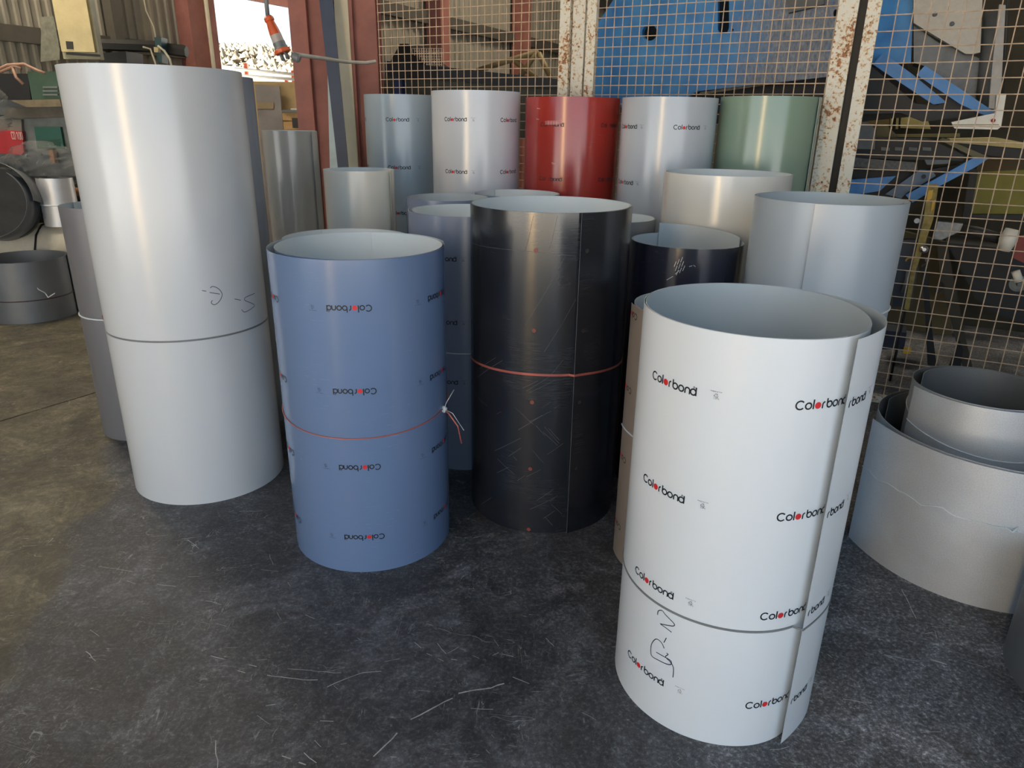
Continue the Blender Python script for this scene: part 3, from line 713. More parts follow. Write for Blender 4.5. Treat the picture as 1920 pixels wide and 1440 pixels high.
# clear plastic wrap heaps
def wrap(name, cx, cy, Y, sx, sz, label, seed):
    c = ypt(cx, cy, Y); v, f = [], []; nu, nv = 60, 40
    for j in range(nv+1):
        for i in range(nu+1):
            x = (i/nu-.5)*2; z = (j/nv-.5)*2; r2 = min(1, x*x+z*z)
            h = sqrt(max(0, 1-r2))*.16 + .05*noise.noise((x*4, z*4, seed))+.05*noise.noise((x*11, z*11, seed+3))
            k = 1 if r2 < 1 else 1/sqrt(x*x+z*z)
            v.append((c.x+x*k*sx*(1+.12*noise.noise((z*3, seed, 1))), Y-h, c.z+z*k*sz*(1+.15*noise.noise((x*3, seed, 5)))))
    for j in range(nv):
        for i in range(nu): q = j*(nu+1)+i; f.append((q, q+1, q+nu+2, q+nu+1))
    o = obj(name, v, f, M_wrap, smooth=True); tag(o, label, 'plastic wrap'); return o
wrap('plastic_wrap', 82, 312, 6.05, .30, .20, 'crumpled clear plastic wrap draped below the green nameplate', 2)
wrap('plastic_wrap', -4, 205, 5.95, .10, .17, 'crumpled clear plastic bag hanging above the red sign', 9)
wrap('plastic_wrap', -2, 312, 6.08, .22, .09, 'crumpled clear plastic wrap lying under the red sign', 14)
# timber/rusty pipe
tag(tube('rusty_pipe', [ypt(66, 350, 6.14), ypt(90, 352, 6.14), ypt(160, 362, 6.14)], .035, M_rustpipe, n=12), 'rusty brown pipe lying behind the dark grey roll', 'pipe')
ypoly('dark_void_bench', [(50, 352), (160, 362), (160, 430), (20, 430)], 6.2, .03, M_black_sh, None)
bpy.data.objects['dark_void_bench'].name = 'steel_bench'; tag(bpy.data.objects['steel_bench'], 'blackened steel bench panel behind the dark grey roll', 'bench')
# white wrapped tube lying on floor
tl = thing('wrapped_bundle', 'long white plastic wrapped bundle lying behind the galvanised ring', 'bundle', floor_pt(60, 470))
a, b = ypt(-60, 462, 5.45), ypt(118, 440, 5.45); a.z = b.z = .20+.2
tube('wrapping', [Vector((a.x-.3, 6.0, .31)), Vector((b.x-.15, 6.0, .31))], .305, plain('white_wrap', (196, 192, 176), .35, 0, .12, 8, .5, .4), tl, n=20)
tube('cord', [Vector((-3.95+.02*k, 6.0-.312*sin(radians(-10+25*k)), .31+.312*cos(radians(-10+25*k)))) for k in range(6)], .008, M_black_sh, tl, n=6)
# coil (disc lying tilted) far left
def hoop(name, label, c, axis, r, wdt, mat, turns=1.2, disc=False, cat='coil', gap=.012):
    c = Vector(c); axis = Vector(axis).normalized(); e1 = Vector((0, 0, 1)).cross(axis).normalized(); e2 = axis.cross(e1)
    t = thing(name, label, cat, c); v, f, uv = [], [], []; n = int(60*turns)
    for i in range(n+1):
        a = 2*pi*i/60; rr = r-gap*i/60
        for k in (0, 1):
            q = c+(e1*cos(a)+e2*sin(a))*rr+axis*(k-.5)*wdt; v.append(q); uv.append((a*r, k*wdt))
    m_ = len(v)
    for i in range(n+1):
        a = 2*pi*i/60; rr = r-gap*i/60-.003
        for k in (0, 1): v.append(c+(e1*cos(a)+e2*sin(a))*rr+axis*(k-.5)*wdt); uv.append((a*r, k*wdt))
    for i in range(n):
        f += [(2*i, 2*i+2, 2*i+3, 2*i+1), (m_+2*i, m_+2*i+1, m_+2*i+3, m_+2*i+2), (2*i, m_+2*i, m_+2*i+2, 2*i+2), (2*i+1, 2*i+3, m_+2*i+3, m_+2*i+1)]
    obj('band', v, f, mat, t, smooth=True, uvs=uv)
    return t
M_galv = galv('galvanised_sheet', (216, 219, 223), .40); M_galvd = galv('dull_steel_sheet', (118, 122, 126), .45)
t = hoop('steel_coil', 'dull steel coil of sheet leaning on its side at far left', ypt(-8, 381, 5.70), (.25, -1, .25), .32, .28, M_galvd, 1.15, gap=.05)
a = Vector(t.location); axd = Vector((.25, -1, .25)).normalized()
lathe('core_disc', a-axd*.10, axd, [(0, .28), (.02, .28)], M_darksteel, t, n=40)
# upright galvanised piece with strap
Rs = Roll('galvanised_offcut_roll', 'narrow bright steel offcut roll with white strap standing on the wrapped bundle', (ypt(112, 420, 5.95).x+.04, 5.95), .14, .38, M_galv, M_galvd, end=-175, turns=1.3, gap=.03, z0=.612, group='steel offcut rolls')
Rs.strap(.17, M_white_tie, .006)
Rr = Roll('galvanised_ring_roll', 'wide shallow steel roll on the floor at far left', (-3.744, 5.346), .298, .455, M_galvd, M_galvd, end=20, turns=1.4, gap=.01, group='galvanised steel rolls')
Rr.strap(.17, plain('maroon_strap', (74, 52, 56), .5), .004)
q = Rr.p3(Rr.th(-38), .22, .01)
tube('wire_end', [q, q+Vector((-.03, -.02, .03)), q+Vector((-.06, -.02, .10))], .004, M_white_tie, Rr.root, n=6)
tube('wire_end', [q, q+Vector((.03, -.02, -.03)), q+Vector((.08, -.01, .0))], .004, M_white_tie, Rr.root, n=6)

# ================================================================== ROLLS
def K(rgb, n, **k): return film('film_'+n, rgb, **k)
# tall pale roll
T = Roll('sheet_roll', 'tallest pale grey white roll at the left with pen marks', (-1.321, 2.786), .307, 1.624, K((206, 211, 216), 'tall', rough=.30, scratch=.08), M_innerL, end=60, turns=2.1)
T.strap(.685, M_greytie, .0016, flat=.007)
def z6(pts): return [(280+x/6, 480+y/6) for x, y in pts]
T.pen([z6([(592, 388), (640, 396)]), z6([(685, 360), (705, 343), (745, 350), (790, 380), (818, 430), (800, 490), (760, 535), (725, 548), (698, 530), (700, 510), (712, 500)]),
       z6([(677, 410), (792, 428)]), z6([(957, 483), (1028, 497)]), z6([(1183, 420), (1160, 430), (1090, 460), (1068, 485), (1085, 505), (1180, 550), (1150, 590), (1090, 625), (1060, 628), (1038, 603)])], 2.7, M_ink2)
Roll('sheet_roll', 'tall slate grey roll peeping out right behind the tallest roll', (-1.400, 3.4), .22, 1.634, K((128, 138, 156), 'slate'), end=60)
G = Roll('sheet_roll', 'dark grey roll with white tie hidden left of the tallest roll', (-1.84, 3.278), .207, 1.09, K((112, 112, 117), 'darkgrey', rough=.5, scratch=.03), M_inner, end=60, turns=1.3)
G.strap(.60, M_white_tie, .004)
q = G.p3(G.th(-86), .615, .012); lathe('tie_knot', q-Vector((0, 0, .02)), (0, 0, 1), [(0, .008), (.012, .018), (.03, .02), (.045, .01)], plain('maroon_tape', (92, 30, 40), .5), G.root, n=10)
# blue
Bq = Roll('sheet_roll', 'slate blue roll with upside-down logos and pink tie wire', (-.516, 2.338), .291, 1.078, K((104, 127, 164), 'blue', rough=.26, scratch=.35), M_innerL, end=20, turns=2.2, gap=.007,
          prof=lambda ph, a: (-.016*max(0, cos(ph-radians(205)))**2 if a > 2*pi*.55+1.2 else 0))
for z in (.935, .668, .403, .140):
    for ph in (-71.5, -4, -139): Bq.logo(ph, z, True); Bq.mark(ph-36.5, z-.002, True)
Bq.strap(.535, M_copper, .0022, slope=.03)
q = Bq.p3(Bq.th(-14), .523, .004)
lathe('wire_knot', q-Vector((0, 0, .012)), (0, 0, 1), [(0, .003), (.006, .010), (.016, .012), (.024, .004)], M_white_tie, Bq.root, n=8)
tube('wire_tail', [q, q+Vector((.02, -.02, -.01)), q+Vector((.05, -.03, -.05)), q+Vector((.062, -.03, -.115))], .0028, M_copper, Bq.root, n=6)
tube('wire_tail', [q, q+Vector((.03, -.01, -.01)), q+Vector((.07, -.02, -.07))], .0012, M_white_tie, Bq.root, n=6)
tube('wire_tail', [q, q+Vector((.01, -.01, .03)), q+Vector((.035, .01, .07))], .0012, M_white_tie, Bq.root, n=6)
# black
Kq = Roll('sheet_roll', 'scuffed black roll with pink tie wire in the middle', (.129, 2.605), .293, 1.192, K((30, 33, 40), 'black', rough=.27, scratch=.16, sdens=.52, scol=(.42, .41, .40), grime=.2, spec=1.0), M_innerL,
          end=-73, turns=2.2, gap=.005, flare=.008, flaredeg=14)
for z in (1.07, .797, .533, .269, .012):
    for ph in (-101.4, ): Kq.stamp([('dot', (0, 0), 7.6)], Kq.th(ph), z, mats=[plain('dull_red_print', (132, 66, 58), .5)]*2, name='printed_dot')
    if z > .1: Kq.stamp([('dot', (0, 0), 7.6)], Kq.th(-67.8), z, mats=[plain('faint_print', (54, 48, 50), .5)]*2, name='printed_dot')
Kq.strap(.618, M_copper, .0016, slope=-.02, flat=.008)
# long scuff marks on the black film
random.seed(3); Ls = []
for i in range(34):
    x, y = random.uniform(893, 1040), random.uniform(690, 975); a = random.choice((-.65, -.6, -.5, .8, .9)); l = random.uniform(10, 60)
    Ls.append([(x, y), (min(1056, x+l*cos(a)), y+l*sin(a)*.9)])
for (x0, y0, x1, y1) in ((1000, 405, 985, 470), (1045, 405, 1030, 468), (885, 455, 1080, 480), (1060, 480, 985, 610), (1020, 660, 1080, 560)):
    Ls.append([(x0, y0), ((x0+x1)/2, (y0+y1)/2+3), (x1, y1)])
Kq.pen(Ls, .9, plain('scuff', (92, 94, 98), .5), 'scuff_marks')
# white front roll
Wq = Roll('sheet_roll', 'white roll nearest the camera with overlapping free edge', (.577, 1.613), .269, 1.065, K((222, 228, 234), 'white', rough=.34, scratch=.02), M_inner,
          end=-65.5, turns=2.0, gap=.004, flare=.012, flaredeg=22,
          prof=lambda ph, a: -.030*max(0, cos(ph-radians(-12)))**3*(1 if a > pi*2.2 else max(0, min(1, (a-pi*1.2)/pi))) if a > pi*1.2 else 0)
for z in (.922, .658, .394, .129):
    Wq.logo(-161.8, z); Wq.mark(-123, z+.004); Wq.logo(-88.5, z)
    Wq.logo(0, z, th=-.052/.269); Wq.mark(0, z+.006, th=.110/.269)
Wq.strap(.352, M_greytie, .0016, flat=.006)
def z4(pts): return [(1130+x/3.13, 960+y/3.13) for x, y in pts]
Wq.pen([z4([(323, 603), (328, 580), (350, 578), (372, 605), (418, 652), (417, 668), (385, 665), (338, 655)]), z4([(338, 655), (370, 678), (405, 705)]), z4([(375, 738), (360, 766)]),
        z4([(362, 800), (345, 765), (315, 745), (290, 770), (283, 810), (290, 845), (330, 870), (380, 893), (402, 892), (398, 870), (355, 845), (315, 822)]),
        z4([(375, 828), (385, 835), (370, 850), (398, 880), (416, 915), (413, 970)])], 2.3, M_ink)
# brown behind it
Br = Roll('sheet_roll', 'taupe brown roll with upside-down logos behind the nearest white roll', (.60, 2.20), .214, .925, K((138, 126, 116), 'taupe', rough=.4), M_inner, end=175, turns=1.5, gap=.004, flare=.006)
for z in (.895, .645, .392, .130): Br.logo(-167, z, True)
Br.strap(.50, M_white_tie, .003)
# second row
R5 = Roll('sheet_roll', 'violet grey roll between the blue and black rolls', (-.205, 3.07), .245, 1.112, K((124, 133, 154), 'violet'), M_innerL, end=170, turns=2.1, gap=.006, flare=.012)
for z in (.943, .679, .415): R5.logo(-97-31.5, z); R5.mark(-90, z)
R5.strap(.547, M_white_tie, .003)
Roll('sheet_roll', 'blue grey roll whose rim shows behind the violet grey roll', (-.325, 3.5), .2, 1.123, K((120, 134, 160), 'bluegrey2'), M_inner, end=150)
Roll('sheet_roll', 'blue grey roll whose rim shows directly behind the black roll', (.01, 3.75), .22, 1.124, K((140, 158, 176), 'bluegrey3'), M_innerL, end=-20, turns=1.4)
Roll('sheet_roll', 'short silver grey roll whose rim rises behind the slate blue roll', (-.68, 2.87), .26, 1.02, K((150, 154, 162), 'silver'), M_innerL, end=200, turns=1.8, gap=.012, flare=.01)
Roll('sheet_roll', 'mushroom grey roll glimpsed between black and navy rolls', (.45, 3.3), .2, 1.064, K((150, 146, 146), 'mushroom'), M_innerL, end=60)
Nv = Roll('sheet_roll', 'glossy navy black roll right of the scuffed black roll', (.685, 2.813), .218, 1.037, K((38, 42, 56), 'navy', rough=.2, scratch=.3, scol=(.7, .7, .7)), M_inner, end=110, turns=1.5, gap=.004)
sc = [[(1268+6*i+2*j, 490+8*j-4*i), (1264+6*i+2*j, 500+8*j-4*i)] for i in range(3) for j in range(3)]
Nv.pen([[(x, y) for x, y in l] for l in sc]+[[(1250, 525), (1262, 518)], [(1266, 514), (1274, 507)], [(1292, 500), (1298, 498)], [(1300, 497), (1304, 500)]], 1.3, M_white_tie, 'scuff_marks')
# flap standing above the navy roll (its outer turn is taller, lighter sheet)
Roll('sheet_roll', 'white glossy roll behind the navy black roll', (.94, 3.25), .275, 1.271, K((226, 226, 222), 'white2', rough=.25, scratch=.05), M_innerL, end=160, turns=1.6)
v, f = [], []; n_ = 40                    # a lighter liner sheet standing up inside the navy roll, its top edge sloping away
for i in range(n_+1):
    a = radians(112-114*i/n_); hh = 1.080-.030*i/n_
    for rr in (.2065, .2052):
        for z in (.9, hh): v.append((.685+rr*cos(a), 2.813+rr*sin(a), z))
for i in range(n_):
    a, b = 4*i, 4*i+4
    f += [(a, b, b+1, a+1), (a+2, a+3, b+3, b+2), (a+1, b+1, b+3, a+3), (a, a+2, b+2, b)]
f += [(0, 1, 3, 2)]
obj('liner_sheet', v, f, M_inner, Nv.root, label='light grey liner sheet')
RG = Roll('sheet_roll', 'blue grey roll with white tie against the mesh at right', (1.084, 2.504), .249, 1.236, K((166, 177, 187), 'rightgrey', rough=.4, scratch=.02), M_inner, end=-122, turns=2.3, gap=.005, flare=.003, inflare=.02)
RG.strap(.88, M_white_tie, .004)
# left, behind
BG = Roll('sheet_roll', 'narrow beige grey roll standing by the red oxide column', (-1.268, 4.178), .15, 1.405, K((176, 174, 168), 'beige', rough=.3), M_innerL, end=-25, turns=1.4, gap=.004, flare=.006)
SQ = Roll('sheet_roll', 'off white roll with squared free edge beside the beige roll', (-.776, 3.627), .175, 1.237, K((222, 222, 216), 'offwhite', rough=.32), M_innerL, end=-32, turns=1.4, gap=.010, flare=.032, flaredeg=22)
# back row
BA = Roll('sheet_roll', 'pale blue grey roll leftmost of the back row with logos', (-.697, 4.566), .22, 1.609, K((172, 186, 196), 'ba', rough=.3), end=60)
for z in (1.47, 1.204, .94): BA.logo(-105.7, z); BA.mark(-55, z); BA.logo(-190, z)
BB = Roll('sheet_roll', 'tall white roll with logos left of the red roll', (-.225, 4.235), .25, 1.622, K((214, 220, 230), 'bb', rough=.3, scratch=.05), M_innerL, end=60)
for z in (1.475, 1.207, .94): BB.logo(-130.3, z); BB.logo(-55.2, z); BB.mark(-90.5, z)
RD = Roll('sheet_roll', 'bright red roll in the back row with dark logos', (.31, 4.14), .262, 1.594, K((168, 50, 42), 'red', rough=.26, scratch=.25, scol=(.85, .6, .6)), end=60)
for z in (1.456, 1.183): RD.logo(-134, z, skipdot=True); RD.logo(-59.2, z, skipdot=True); RD.logo(-208, z, skipdot=True)
RD.pen([[(1022+i*5, 228+j*2.5), (1030+i*5, 227+j*2.5)] for i in range(5) for j in range(3)]+[[(1034, 305), (1042, 306)], [(1035, 307), (1043, 308)], [(1007, 203), (1013, 204)], [(1006, 223), (1011, 224)]], 3.0, plain('scuff_pink', (206, 150, 150), .5), 'scuff_marks')
PL = Roll('sheet_roll', 'pale silver blue roll right of the red roll with logos', (.77, 3.805), .24, 1.59, K((186, 194, 204), 'pl', rough=.28), end=20)
for z in (1.453, 1.188): PL.logo(-172.7, z); PL.mark(-133, z); PL.logo(-95.2, z); PL.mark(-53, z)
GR = Roll('sheet_roll', 'sage green roll at the right end of the back row', (1.261, 3.781), .24, 1.60, K((134, 157, 140), 'gr', rough=.26, scratch=.1), end=-42, turns=2.1, flare=.003)

# galvanised rolls right
GB = Roll('galvanised_ring_roll', 'large low galvanised roll at right with wavy tie wire', (1.71, 2.27), .40, .489, M_galv, M_galvd, end=172, turns=1.9, gap=.02, flare=.02, group='galvanised steel rolls')
GB.strap(.30, M_white_tie, .0022, wav=.02, kseed=4)
q = GB.p3(GB.th(-113), .305, .008)
for k in range(3): tube('wire_knot', [q+Vector((-.02+.008*k, -.004, .008-.004*k)), q+Vector((.0, -.008, -.006)), q+Vector((.018, -.004, -.006+.008*k))], .0022, M_white_tie, GB.root, n=6)
GS = Roll('galvanised_ring_roll', 'smaller galvanised roll nested inside the large low one', (1.699, 2.373), .25, .60, M_galv, M_galvd, end=180, turns=1.9, gap=.022, flare=.006, group='galvanised steel rolls', inflare=.01)
GS.strap(.47, M_white_tie, .0024, slope=.05)
# corner roll at lower right edge
c0 = floor_pt(1893, 1245)
GC = Roll('galvanised_ring_roll', 'galvanised sheet roll cut off by the lower right frame edge', (1.72, 1.55), .295, .30, M_galvd, M_galvd, end=-172, turns=1.5, gap=.012, flare=.02, group='galvanised steel rolls')

# ================================================================== CAGE
def cage_wires(u0, u1, z0, z1, step, par, wob=.0):
    mb = MB(); k = 0; u = u0
    while u < u1:
        mb.tube([cuv(u, z0, .004), cuv(u, z1, .004)], .0027, 5); u += step
    z = z0
    while z < z1:
        mb.tube([cuv(u0, z, -.004), cuv(u1, z, -.004)], .0027, 5); z += step
    o = mb.build('wire_mesh', M_wire, par); o['kind'] = 'stuff'; return o
def stile(name, ua, ub, par, mat=None, d0=-.02, d1=.02):
    return box(name, cuv(ua, 0.03, d0), U*(ub-ua), V*(d1-d0), (0, 0, 2.75), mat or M_rw, par)
def panel(label, ua, ub, step, stiles):
    t = thing('mesh_cage_panel', label, 'mesh panel', cuv((ua+ub)/2, 0, 0), 'wire mesh cage panels')
    cage_wires(ua, ub, .06, 2.75, step, t)
    for a, b in stiles: stile('stile', a, b, t)
    box('bottom_rail', cuv(ua, .03, -.02), U*(ub-ua), V*.04, (0, 0, .04), M_rw, t)
    box('top_rail', cuv(ua, 2.75, -.02), U*(ub-ua), V*.04, (0, 0, .04), M_rw, t)
    return t
panel('wire mesh panel between the red oxide column and the first white post', -3.18, -1.858, .0505, [(-1.858, -1.795)])
panel('fine wire mesh panel in front of the blue machine plate', -1.633, -.365, .0505, [(-1.690, -1.633), (-.365, -.275)])
panel('coarse wire mesh panel at the right with heavily rusted stile', -.176, 1.6, .071, [(-.236, -.174)])
tag(box('cage_post', cuv(-1.785, 0, .0), U*.075, V*.06, (0, 0, 2.9), M_rw), 'white cage post between the left and middle mesh panels', 'post')
tag(box('cage_post', cuv(-.285, 0, .05), U*.06, V*.05, (0, 0, 2.9), M_darksteel), 'dark post in the gap between the rusty stiles', 'post')

# ================================================================== BEHIND THE CAGE
def cpoly(name, pts, dd, th, mat, par=None, holes=(), **k):
    return prism(name, [cpt(x, y, dd) for x, y in pts], V*th, mat, par, holes=[[cpt(x, y, dd) for x, y in h] for h in holes], **k)
# blue machine
pm = thing('press_brake', 'big blue machine with holed side plate behind the mesh', 'machine', cpt(1400, 700, .8)*1.0)
pm.location.z = 0
UA, UB = cpt(1330, 100, .75).dot(U), cpt(1600, 100, .75).dot(U)
def buv(p):
    q = Vector(p); return ((q.dot(U)-UA)/(UB-UA), q.z)
circ = [(1218+14*cos(a*pi/9), 61+15.5*sin(a*pi/9)) for a in range(18)]
slot = [(1346, -6), (1350, -10), (1362, -10), (1367, -6), (1367, 52), (1363, 62), (1350, 63), (1346, 56)]
dot = [(1374+2.2*cos(a*pi/5), 56+2.4*sin(a*pi/5)) for a in range(10)]
hole4 = [(1568+6*cos(a*pi/6), 26+9*sin(a*pi/6)) for a in range(12)]
cpoly('side_plate', [(1165, -95), (1155, -8), (1118, 48), (1108, 200), (1284, 200), (1292, 180), (1308, 171), (1560, 143), (1633, 120), (1708, 118), (1713, -10), (1700, -95)], .75, .05, M_blue, pm, holes=[circ, slot, dot, hole4], uv=buv)
cpoly('inner_plate', [(1165, -95), (1125, 60), (1120, 200), (1290, 200), (1310, 172), (1700, 118), (1700, -95)], 1.15, .05, M_black_sh, pm)
cpoly('hinge_plate', [(1470, -30), (1545, -30), (1545, 8), (1478, 24)], .70, .05, M_midgrey, pm)
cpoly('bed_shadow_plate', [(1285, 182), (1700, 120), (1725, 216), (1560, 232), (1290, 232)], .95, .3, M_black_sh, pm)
cpoly('guard_beam', [(1637, 121), (1656, 99), (1712, 140), (1775, 192), (1750, 196)], .62, .06, M_machblue, pm)
cpoly('guard_beam', [(1718, 140), (1734, 123), (1800, 166), (1868, 212), (1846, 216), (1800, 195)], .58, .06, M_machblue, pm)
cpoly('lower_skirt', [(1632, 122), (1718, 195), (1760, 197), (1720, 150), (1845, 216), (1730, 228), (1690, 212), (1610, 214)], .66, .1, M_black_sh, pm)
cpoly('ram_cylinder', [(1713, 48), (1760, 80), (1838, 110), (1842, 200), (1812, 190), (1735, 124), (1713, 118)], .8, .3, plain('oily_steel', (78, 84, 90), .4, .4, .3, 14), pm)
cpoly('drive_cover', [(1713, -90), (1846, -90), (1838, 98), (1826, 101), (1810, 101), (1713, 43)], .7, .08, plain('off_white_casting', (196, 192, 182), .7, 0, .06, 40, .5, .4), pm)
for x, y in ((1753, 27), (1785, 45)): lathe('bolt_head', cpt(x, y, .70), -V, [(0, .012), (.008, .012), (.01, .008)], M_midgrey, pm, n=10)
cpoly('column_strip', [(1874, 8), (1889, 10), (1874, 205), (1854, 203), (1861, 120)], .6, .04, plain('grimy_white', (176, 176, 172), .7, 0, .12, 20), pm)
tube('column_pipe', [cpt(1866, 20, .75), cpt(1848, 200, .75)], .05, M_midgrey, pm, n=14)
# control box
cx = thing('control_box', 'white control pendant box with red button behind the mesh', 'control box', cpt(1850, 243, .5))
cpoly('casing', [(1784, 229), (1866, 212), (1869, 178), (1887, 176), (1877, 238), (1870, 243), (1790, 241)], .45, .07, M_whitep, cx)
cpoly('lid_seam', [(1786, 233), (1873, 233), (1873, 235), (1786, 235)], .447, .003, M_creamtrim, cx)
tube('hanger', [cpt(1880, 180, .49), cpt(1896, -120, .49)], .008, M_darksteel, cx, n=6)
lathe('stop_button', cpt(1862, 226, .45), -V, [(0, .010), (.012, .010), (.016, .006)], M_redp, cx, n=12)
# lower bed
lb = thing('press_bed', 'dark lower machine bed with blue pointed guard behind the mesh', 'machine', Vector((cpt(1700, 500, .8).x, cpt(1700, 500, .8).y, 0)))
cpoly('clamp_block', [(1598, 229), (1627, 229), (1642, 243), (1640, 280), (1598, 279)], .72, .12, M_midgrey, lb)
cpoly('clamp_block', [(1632, 236), (1665, 236), (1685, 258), (1660, 262), (1642, 262)], .85, .12, plain('olive_steel', (92, 86, 56), .7), lb)
cpoly('tool_rail', [(1598, 282), (1640, 259), (1740, 259), (1808, 291), (1806, 302), (1598, 296)], .74, .2, M_black_sh, lb)
for k in range(4): cpoly('tool_insert', [(1652+k*26, 276), (1668+k*26, 277), (1668+k*26, 283), (1652+k*26, 282)], .72, .03, M_midgrey, lb)
cpoly('slab_block', [(1596, 295), (1720, 305), (1720, 322), (1598, 313)], .70, .15, plain('speckled_steel', (88, 90, 90), .6, .2, .3, 60), lb)
cpoly('slab_block', [(1733, 299), (1780, 300), (1780, 307), (1738, 309)], .70, .1, M_midgrey, lb)
cpoly('bed_panel', [(1590, 312), (1730, 320), (1850, 300), (1745, 352), (1700, 400), (1590, 400)], .80, .1, M_black_sh, lb)
cpoly('blue_web', [(1588, 338), (1680, 330), (1650, 358), (1588, 368)], .74, .05, M_machblue, lb)
cpoly('arm_plate', [(1660, 364), (1725, 318), (1748, 320), (1755, 330), (1700, 362), (1690, 372)], .72, .05, M_handle, lb)
lathe('pin', cpt(1732, 331, .72), -V, [(0, .012), (.01, .012)], M_black_sh, lb, n=12)
cpoly('pointed_guard', [(1698, 366), (1824, 297), (1854, 297), (1828, 314), (1760, 350), (1711, 380)], .66, .05, M_machblue, lb)
cpoly('guard_rail', [(1762, 262), (1768, 258), (1853, 294), (1830, 297)], .70, .04, plain('dull_olive_rail', (98, 92, 62), .6), lb)
# yellow striped post & linkage
yp = thing('yellow_lever', 'yellow and black painted lever post behind the right mesh', 'lever', Vector((cpt(1735, 560, .5).x, cpt(1735, 560, .5).y, 0)))
cpoly('lever_arm', [(1740, 346), (1760, 346), (1750, 410), (1718, 505), (1704, 582), (1695, 580), (1710, 500), (1732, 410)], .5, .03, plain('chipped_yellow', (150, 128, 62), .6, 0, .35, 30), yp)
cpoly('warning_stripe', [(1741, 358), (1750, 356), (1747, 372), (1736, 380)], .494, .004, M_yellow, yp)
cpoly('warning_stripe', [(1748, 378), (1755, 374), (1750, 392), (1745, 396)], .494, .004, M_yellow, yp)
a = cpt(1698, 578, .515); tube('foot_rod', [a, Vector((a.x, a.y, 0))], .008, M_black_sh, yp, n=6)
lathe('pivot_ball', cpt(1733, 467, .49), -V, [(-.03, .01), (-.01, .022), (.012, .022), (.022, .01)], plain('polished_steel', (190, 192, 196), .2, .9), yp, n=16)
lathe('nut', cpt(1739, 487, .5), -V, [(0, .013), (.015, .013)], M_midgrey, yp, n=6)
gx = thing('gear_housing', 'dark gear housing left of the yellow lever behind the mesh', 'gear housing', Vector((cpt(1690, 560, .6).x, cpt(1690, 560, .6).y, 0)))
cpoly('housing_plate', [(1690, 450), (1725, 450), (1722, 500), (1708, 575), (1672, 575), (1680, 500)], .62, .08, plain('dark_blue_grey', (62, 66, 74), .5, .2), gx)
cr = [(1707+10*cos(a*pi/10), 490+8*sin(a*pi/10)*-1) for a in range(11)]+[(1707+7*cos(a*pi/10), 490-5*sin(a*pi/10)) for a in range(10, -1, -1)]
cpoly('yellow_arc', cr, .61, .005, M_yellow, gx)
cpoly('bracket', [(1725, 405), (1742, 405), (1735, 470), (1722, 470)], .6, .04, M_midgrey, gx)
tube('crank', [cpt(1702, 508, .6), cpt(1700, 525, .6), cpt(1692, 548, .6)], .01, plain('worn_steel', (150, 152, 156), .35, .6), gx)
lathe('bolt', cpt(1719, 413, .6), V*-1, [(0, .015), (.03, .015)], plain('worn_steel', (150, 152, 156), .35, .6), gx, n=10)
# arm with wrapped grips
am = thing('tube_arm', 'dark tube arm with bracket and taped white grip behind the mesh', 'machine arm', cpt(1800, 440, .6))
cpoly('bracket', [(1758, 415), (1806, 420), (1800, 434), (1765, 450), (1750, 448)], .58, .05, plain('bare_steel', (120, 122, 122), .45, .5, .3, 30), am)
tube('tube', [cpt(1802, 430, .6), cpt(1836, 436, .6), cpt(1874, 447, .6)], .030, M_darksteel, am, n=14)
lathe('collar', cpt(1872, 446, .6), U, [(0, .034), (.02, .036), (.03, .034)], M_midgrey, am, n=14)
tube('taped_grip', [cpt(1899, 430, .55), cpt(1890, 450, .55), cpt(1882, 470, .55)], [.035, .045, .03], M_whitep, am, n=14)
cpoly('red_bracket', [(1905, 445), (1935, 440), (1935, 500), (1900, 484)], .66, .04, plain('dull_red', (128, 52, 48), .6), am)
vl = thing('handwheel', 'small handwheel with white tape at the right frame edge', 'handwheel', cpt(1910, 530, .55))
lathe('wheel', cpt(1909, 531, .56), -V, [(0, .042), (.015, .045), (.02, .03)], M_mgrey, vl, n=24)
lathe('hub', cpt(1911, 532, .54), -V, [(0, .014), (.03, .012)], M_midgrey, vl, n=12)
tube('taped_grip', [cpt(1904, 508, .54), cpt(1911, 528, .54)], .022, M_whitep, vl, n=12)
# olive crate panel
ol = thing('olive_panel', 'olive yellow panel in a dark frame at the right edge', 'panel', Vector((cpt(1880, 400, 1.6).x, cpt(1880, 400, 1.6).y, 0)))
cpoly('panel_face', [(1834, 322), (1935, 310), (1935, 402), (1820, 402)], 1.6, .03, M_olive, ol)
cpoly('frame', [(1820, 318), (1834, 318), (1820, 402), (1806, 402)], 1.55, .08, M_darksteel, ol)
cpoly('frame', [(1806, 402), (1935, 403), (1935, 412), (1804, 412)], 1.55, .08, M_darksteel, ol)
cpoly('top_board', [(1836, 300), (1935, 296), (1935, 318), (1832, 322)], 1.58, .06, plain('brown_board', (84, 70, 40), .7), ol)
# bench top behind control box
bt = thing('tan_bench', 'tan steel bench top behind the control box', 'bench', Vector((cpt(1850, 300, 1.2).x, cpt(1850, 300, 1.2).y, 0)))
cpoly('bench_top', [(1780, 260), (1870, 258), (1935, 270), (1935, 280), (1790, 268), (1784, 271)], 1.1, .3, plain('tan_steel', (186, 168, 110), .6), bt)
cpoly('bench_side', [(1790, 269), (1935, 281), (1935, 300), (1800, 285)], 1.12, .25, M_black_sh, bt)
cpoly('cross_rail', [(1640, 252), (1800, 250), (1800, 257), (1640, 257)], 1.7, .05, plain('tan_rail', (170, 156, 96), .6), bt)
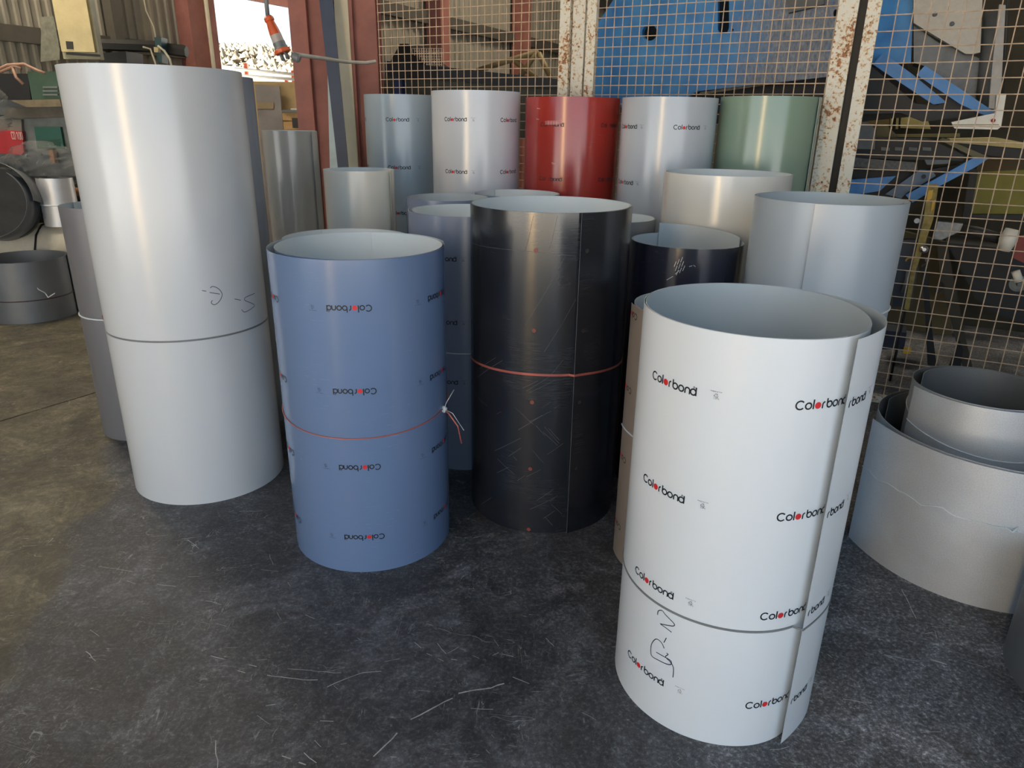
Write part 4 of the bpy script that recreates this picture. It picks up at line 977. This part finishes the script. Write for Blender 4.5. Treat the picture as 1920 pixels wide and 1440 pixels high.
# yellowish panel with mesh seen far behind
fy = thing('pale_yellow_partition', 'pale yellow partition seen under the blue machine', 'partition', Vector((cpt(1680, 230, 3.4).x, cpt(1680, 230, 3.4).y, 0)))
cpoly('sheet', [(1600, 200), (1668, 200), (1668, 236), (1600, 236)], 2.1, .03, plain('straw_sheet', (150, 134, 86), .7), fy)
cpoly('sheet', [(1690, 208), (1735, 208), (1745, 242), (1688, 240)], 2.1, .03, plain('pale_yellow_sheet', (222, 204, 130), .7), fy)
cpoly('post', [(1671, 200), (1675, 200), (1673, 242), (1669, 242)], 2.05, .05, plain('pale_yellow_sheet', (222, 204, 130), .7), fy)
cpoly('post', [(1682, 200), (1687, 200), (1684, 242), (1679, 242)], 2.05, .05, plain('pale_yellow_sheet', (222, 204, 130), .7), fy)
# dark backdrop machinery block (frame legs)
fl = thing('machine_frame', 'dark angled machine frame legs behind the right mesh', 'machine frame', Vector((cpt(1800, 640, 1.0).x, cpt(1800, 640, 1.0).y, 0)))
Gz = lambda x, y, dd: cpt(x, y, dd)
cpoly('leg', [(1757, 455), (1775, 455), (1812, 640), (1826, 700), (1808, 700), (1790, 630), (1765, 530)], .95, .06, plain('olive_black', (58, 54, 42), .7), fl)
cpoly('leg', [(1728, 500), (1738, 495), (1748, 620), (1758, 700), (1740, 700), (1735, 600)], 1.0, .06, M_black_sh, fl)
cpoly('brace', [(1752, 545), (1768, 528), (1772, 540), (1758, 552)], .95, .05, M_black_sh, fl)
cpoly('brace', [(1775, 700), (1800, 640), (1806, 655), (1800, 700)], .93, .05, M_black_sh, fl)
cpoly('block', [(1662, 620), (1700, 624), (1695, 655), (1652, 655)], .9, .2, plain('navy_block', (38, 42, 58), .6), fl)
cpoly('side_panel', [(1775, 455), (1935, 470), (1935, 610), (1870, 590), (1830, 560)], 1.15, .4, M_black_sh, fl)
cpoly('backdrop_sheet', [(1590, -90), (2060, -90), (2060, 740), (1590, 740)], 2.3, .1, plain('dark_olive_brown', (62, 56, 40), .75, 0, .35, 4), fl)  # large dark sheet added to close off the background behind the mesh
cpoly('lower_body', [(1640, 420), (1775, 455), (1790, 720), (1640, 720)], 1.9, .1, plain('olive_brown', (96, 86, 60), .75, 0, .2, 4), fl)
cpoly('orange_tag', [(1695, 651), (1709, 652), (1707, 664), (1693, 663)], .88, .01, M_yellow, fl)
# long bench on the left bay
lo = thing('steel_bench', 'long dark steel bench behind the left mesh panel', 'bench', Vector((cpt(870, 300, .9).x, cpt(870, 300, .9).y, 0)))
cpoly('bench_edge', [(722, 114), (1060, 150), (1060, 168), (722, 142)], .9, .08, plain('blue_black_steel', (44, 50, 56), .5, .3), lo)
cpoly('bench_front', [(722, 142), (1060, 168), (1060, 260), (722, 260)], .95, .1, plain('grey_green_steel', (70, 74, 66), .6), lo)
cpoly('blue_bracket', [(739, 145), (754, 146), (754, 185), (739, 185)], .9, .05, plain('deep_blue', (38, 58, 100), .6), lo)
hd = cpoly('triangular_hopper', [(733, 113), (750, 82), (765, 82), (800, 118), (820, 130), (732, 118)], 1.15, .3, M_black_sh)
tag(hd, 'dark triangular hopper standing on the long steel bench', 'hopper')
bk = thing('wire_basket', 'small bright wire basket on the bench behind the left mesh', 'basket', cpt(800, 125, 1.0))
mb = MB()
for i in range(13):
    x = 772+i*4.6; mb.tube([cpt(x, 90+.0*i, 1.0), cpt(min(x+1, 830), 100+min(24, i*4), 1.0)], .003, 4)
for y in range(91, 124, 5): mb.tube([cpt(772+(y-91)*.9, y, 1.0), cpt(829, y, 1.0)], .003, 4)
mb.build('wire_grid', plain('bright_wire', (196, 180, 160), .4, .3), bk, kind='stuff')
ra = thing('leaning_rods', 'crossed tan timber props behind the left mesh panel', 'props', cpt(980, 140, 1.6))
for pts in ([(895, 132), (1005, 98)], [(1008, 95), (975, 145)], [(1010, 100), (1033, 146)], [(960, 110), (1010, 150)]):
    tube('prop', [cpt(x, y, 1.5) for x, y in pts], .022, plain('tan_timber', (134, 116, 78), .7), ra, n=8)
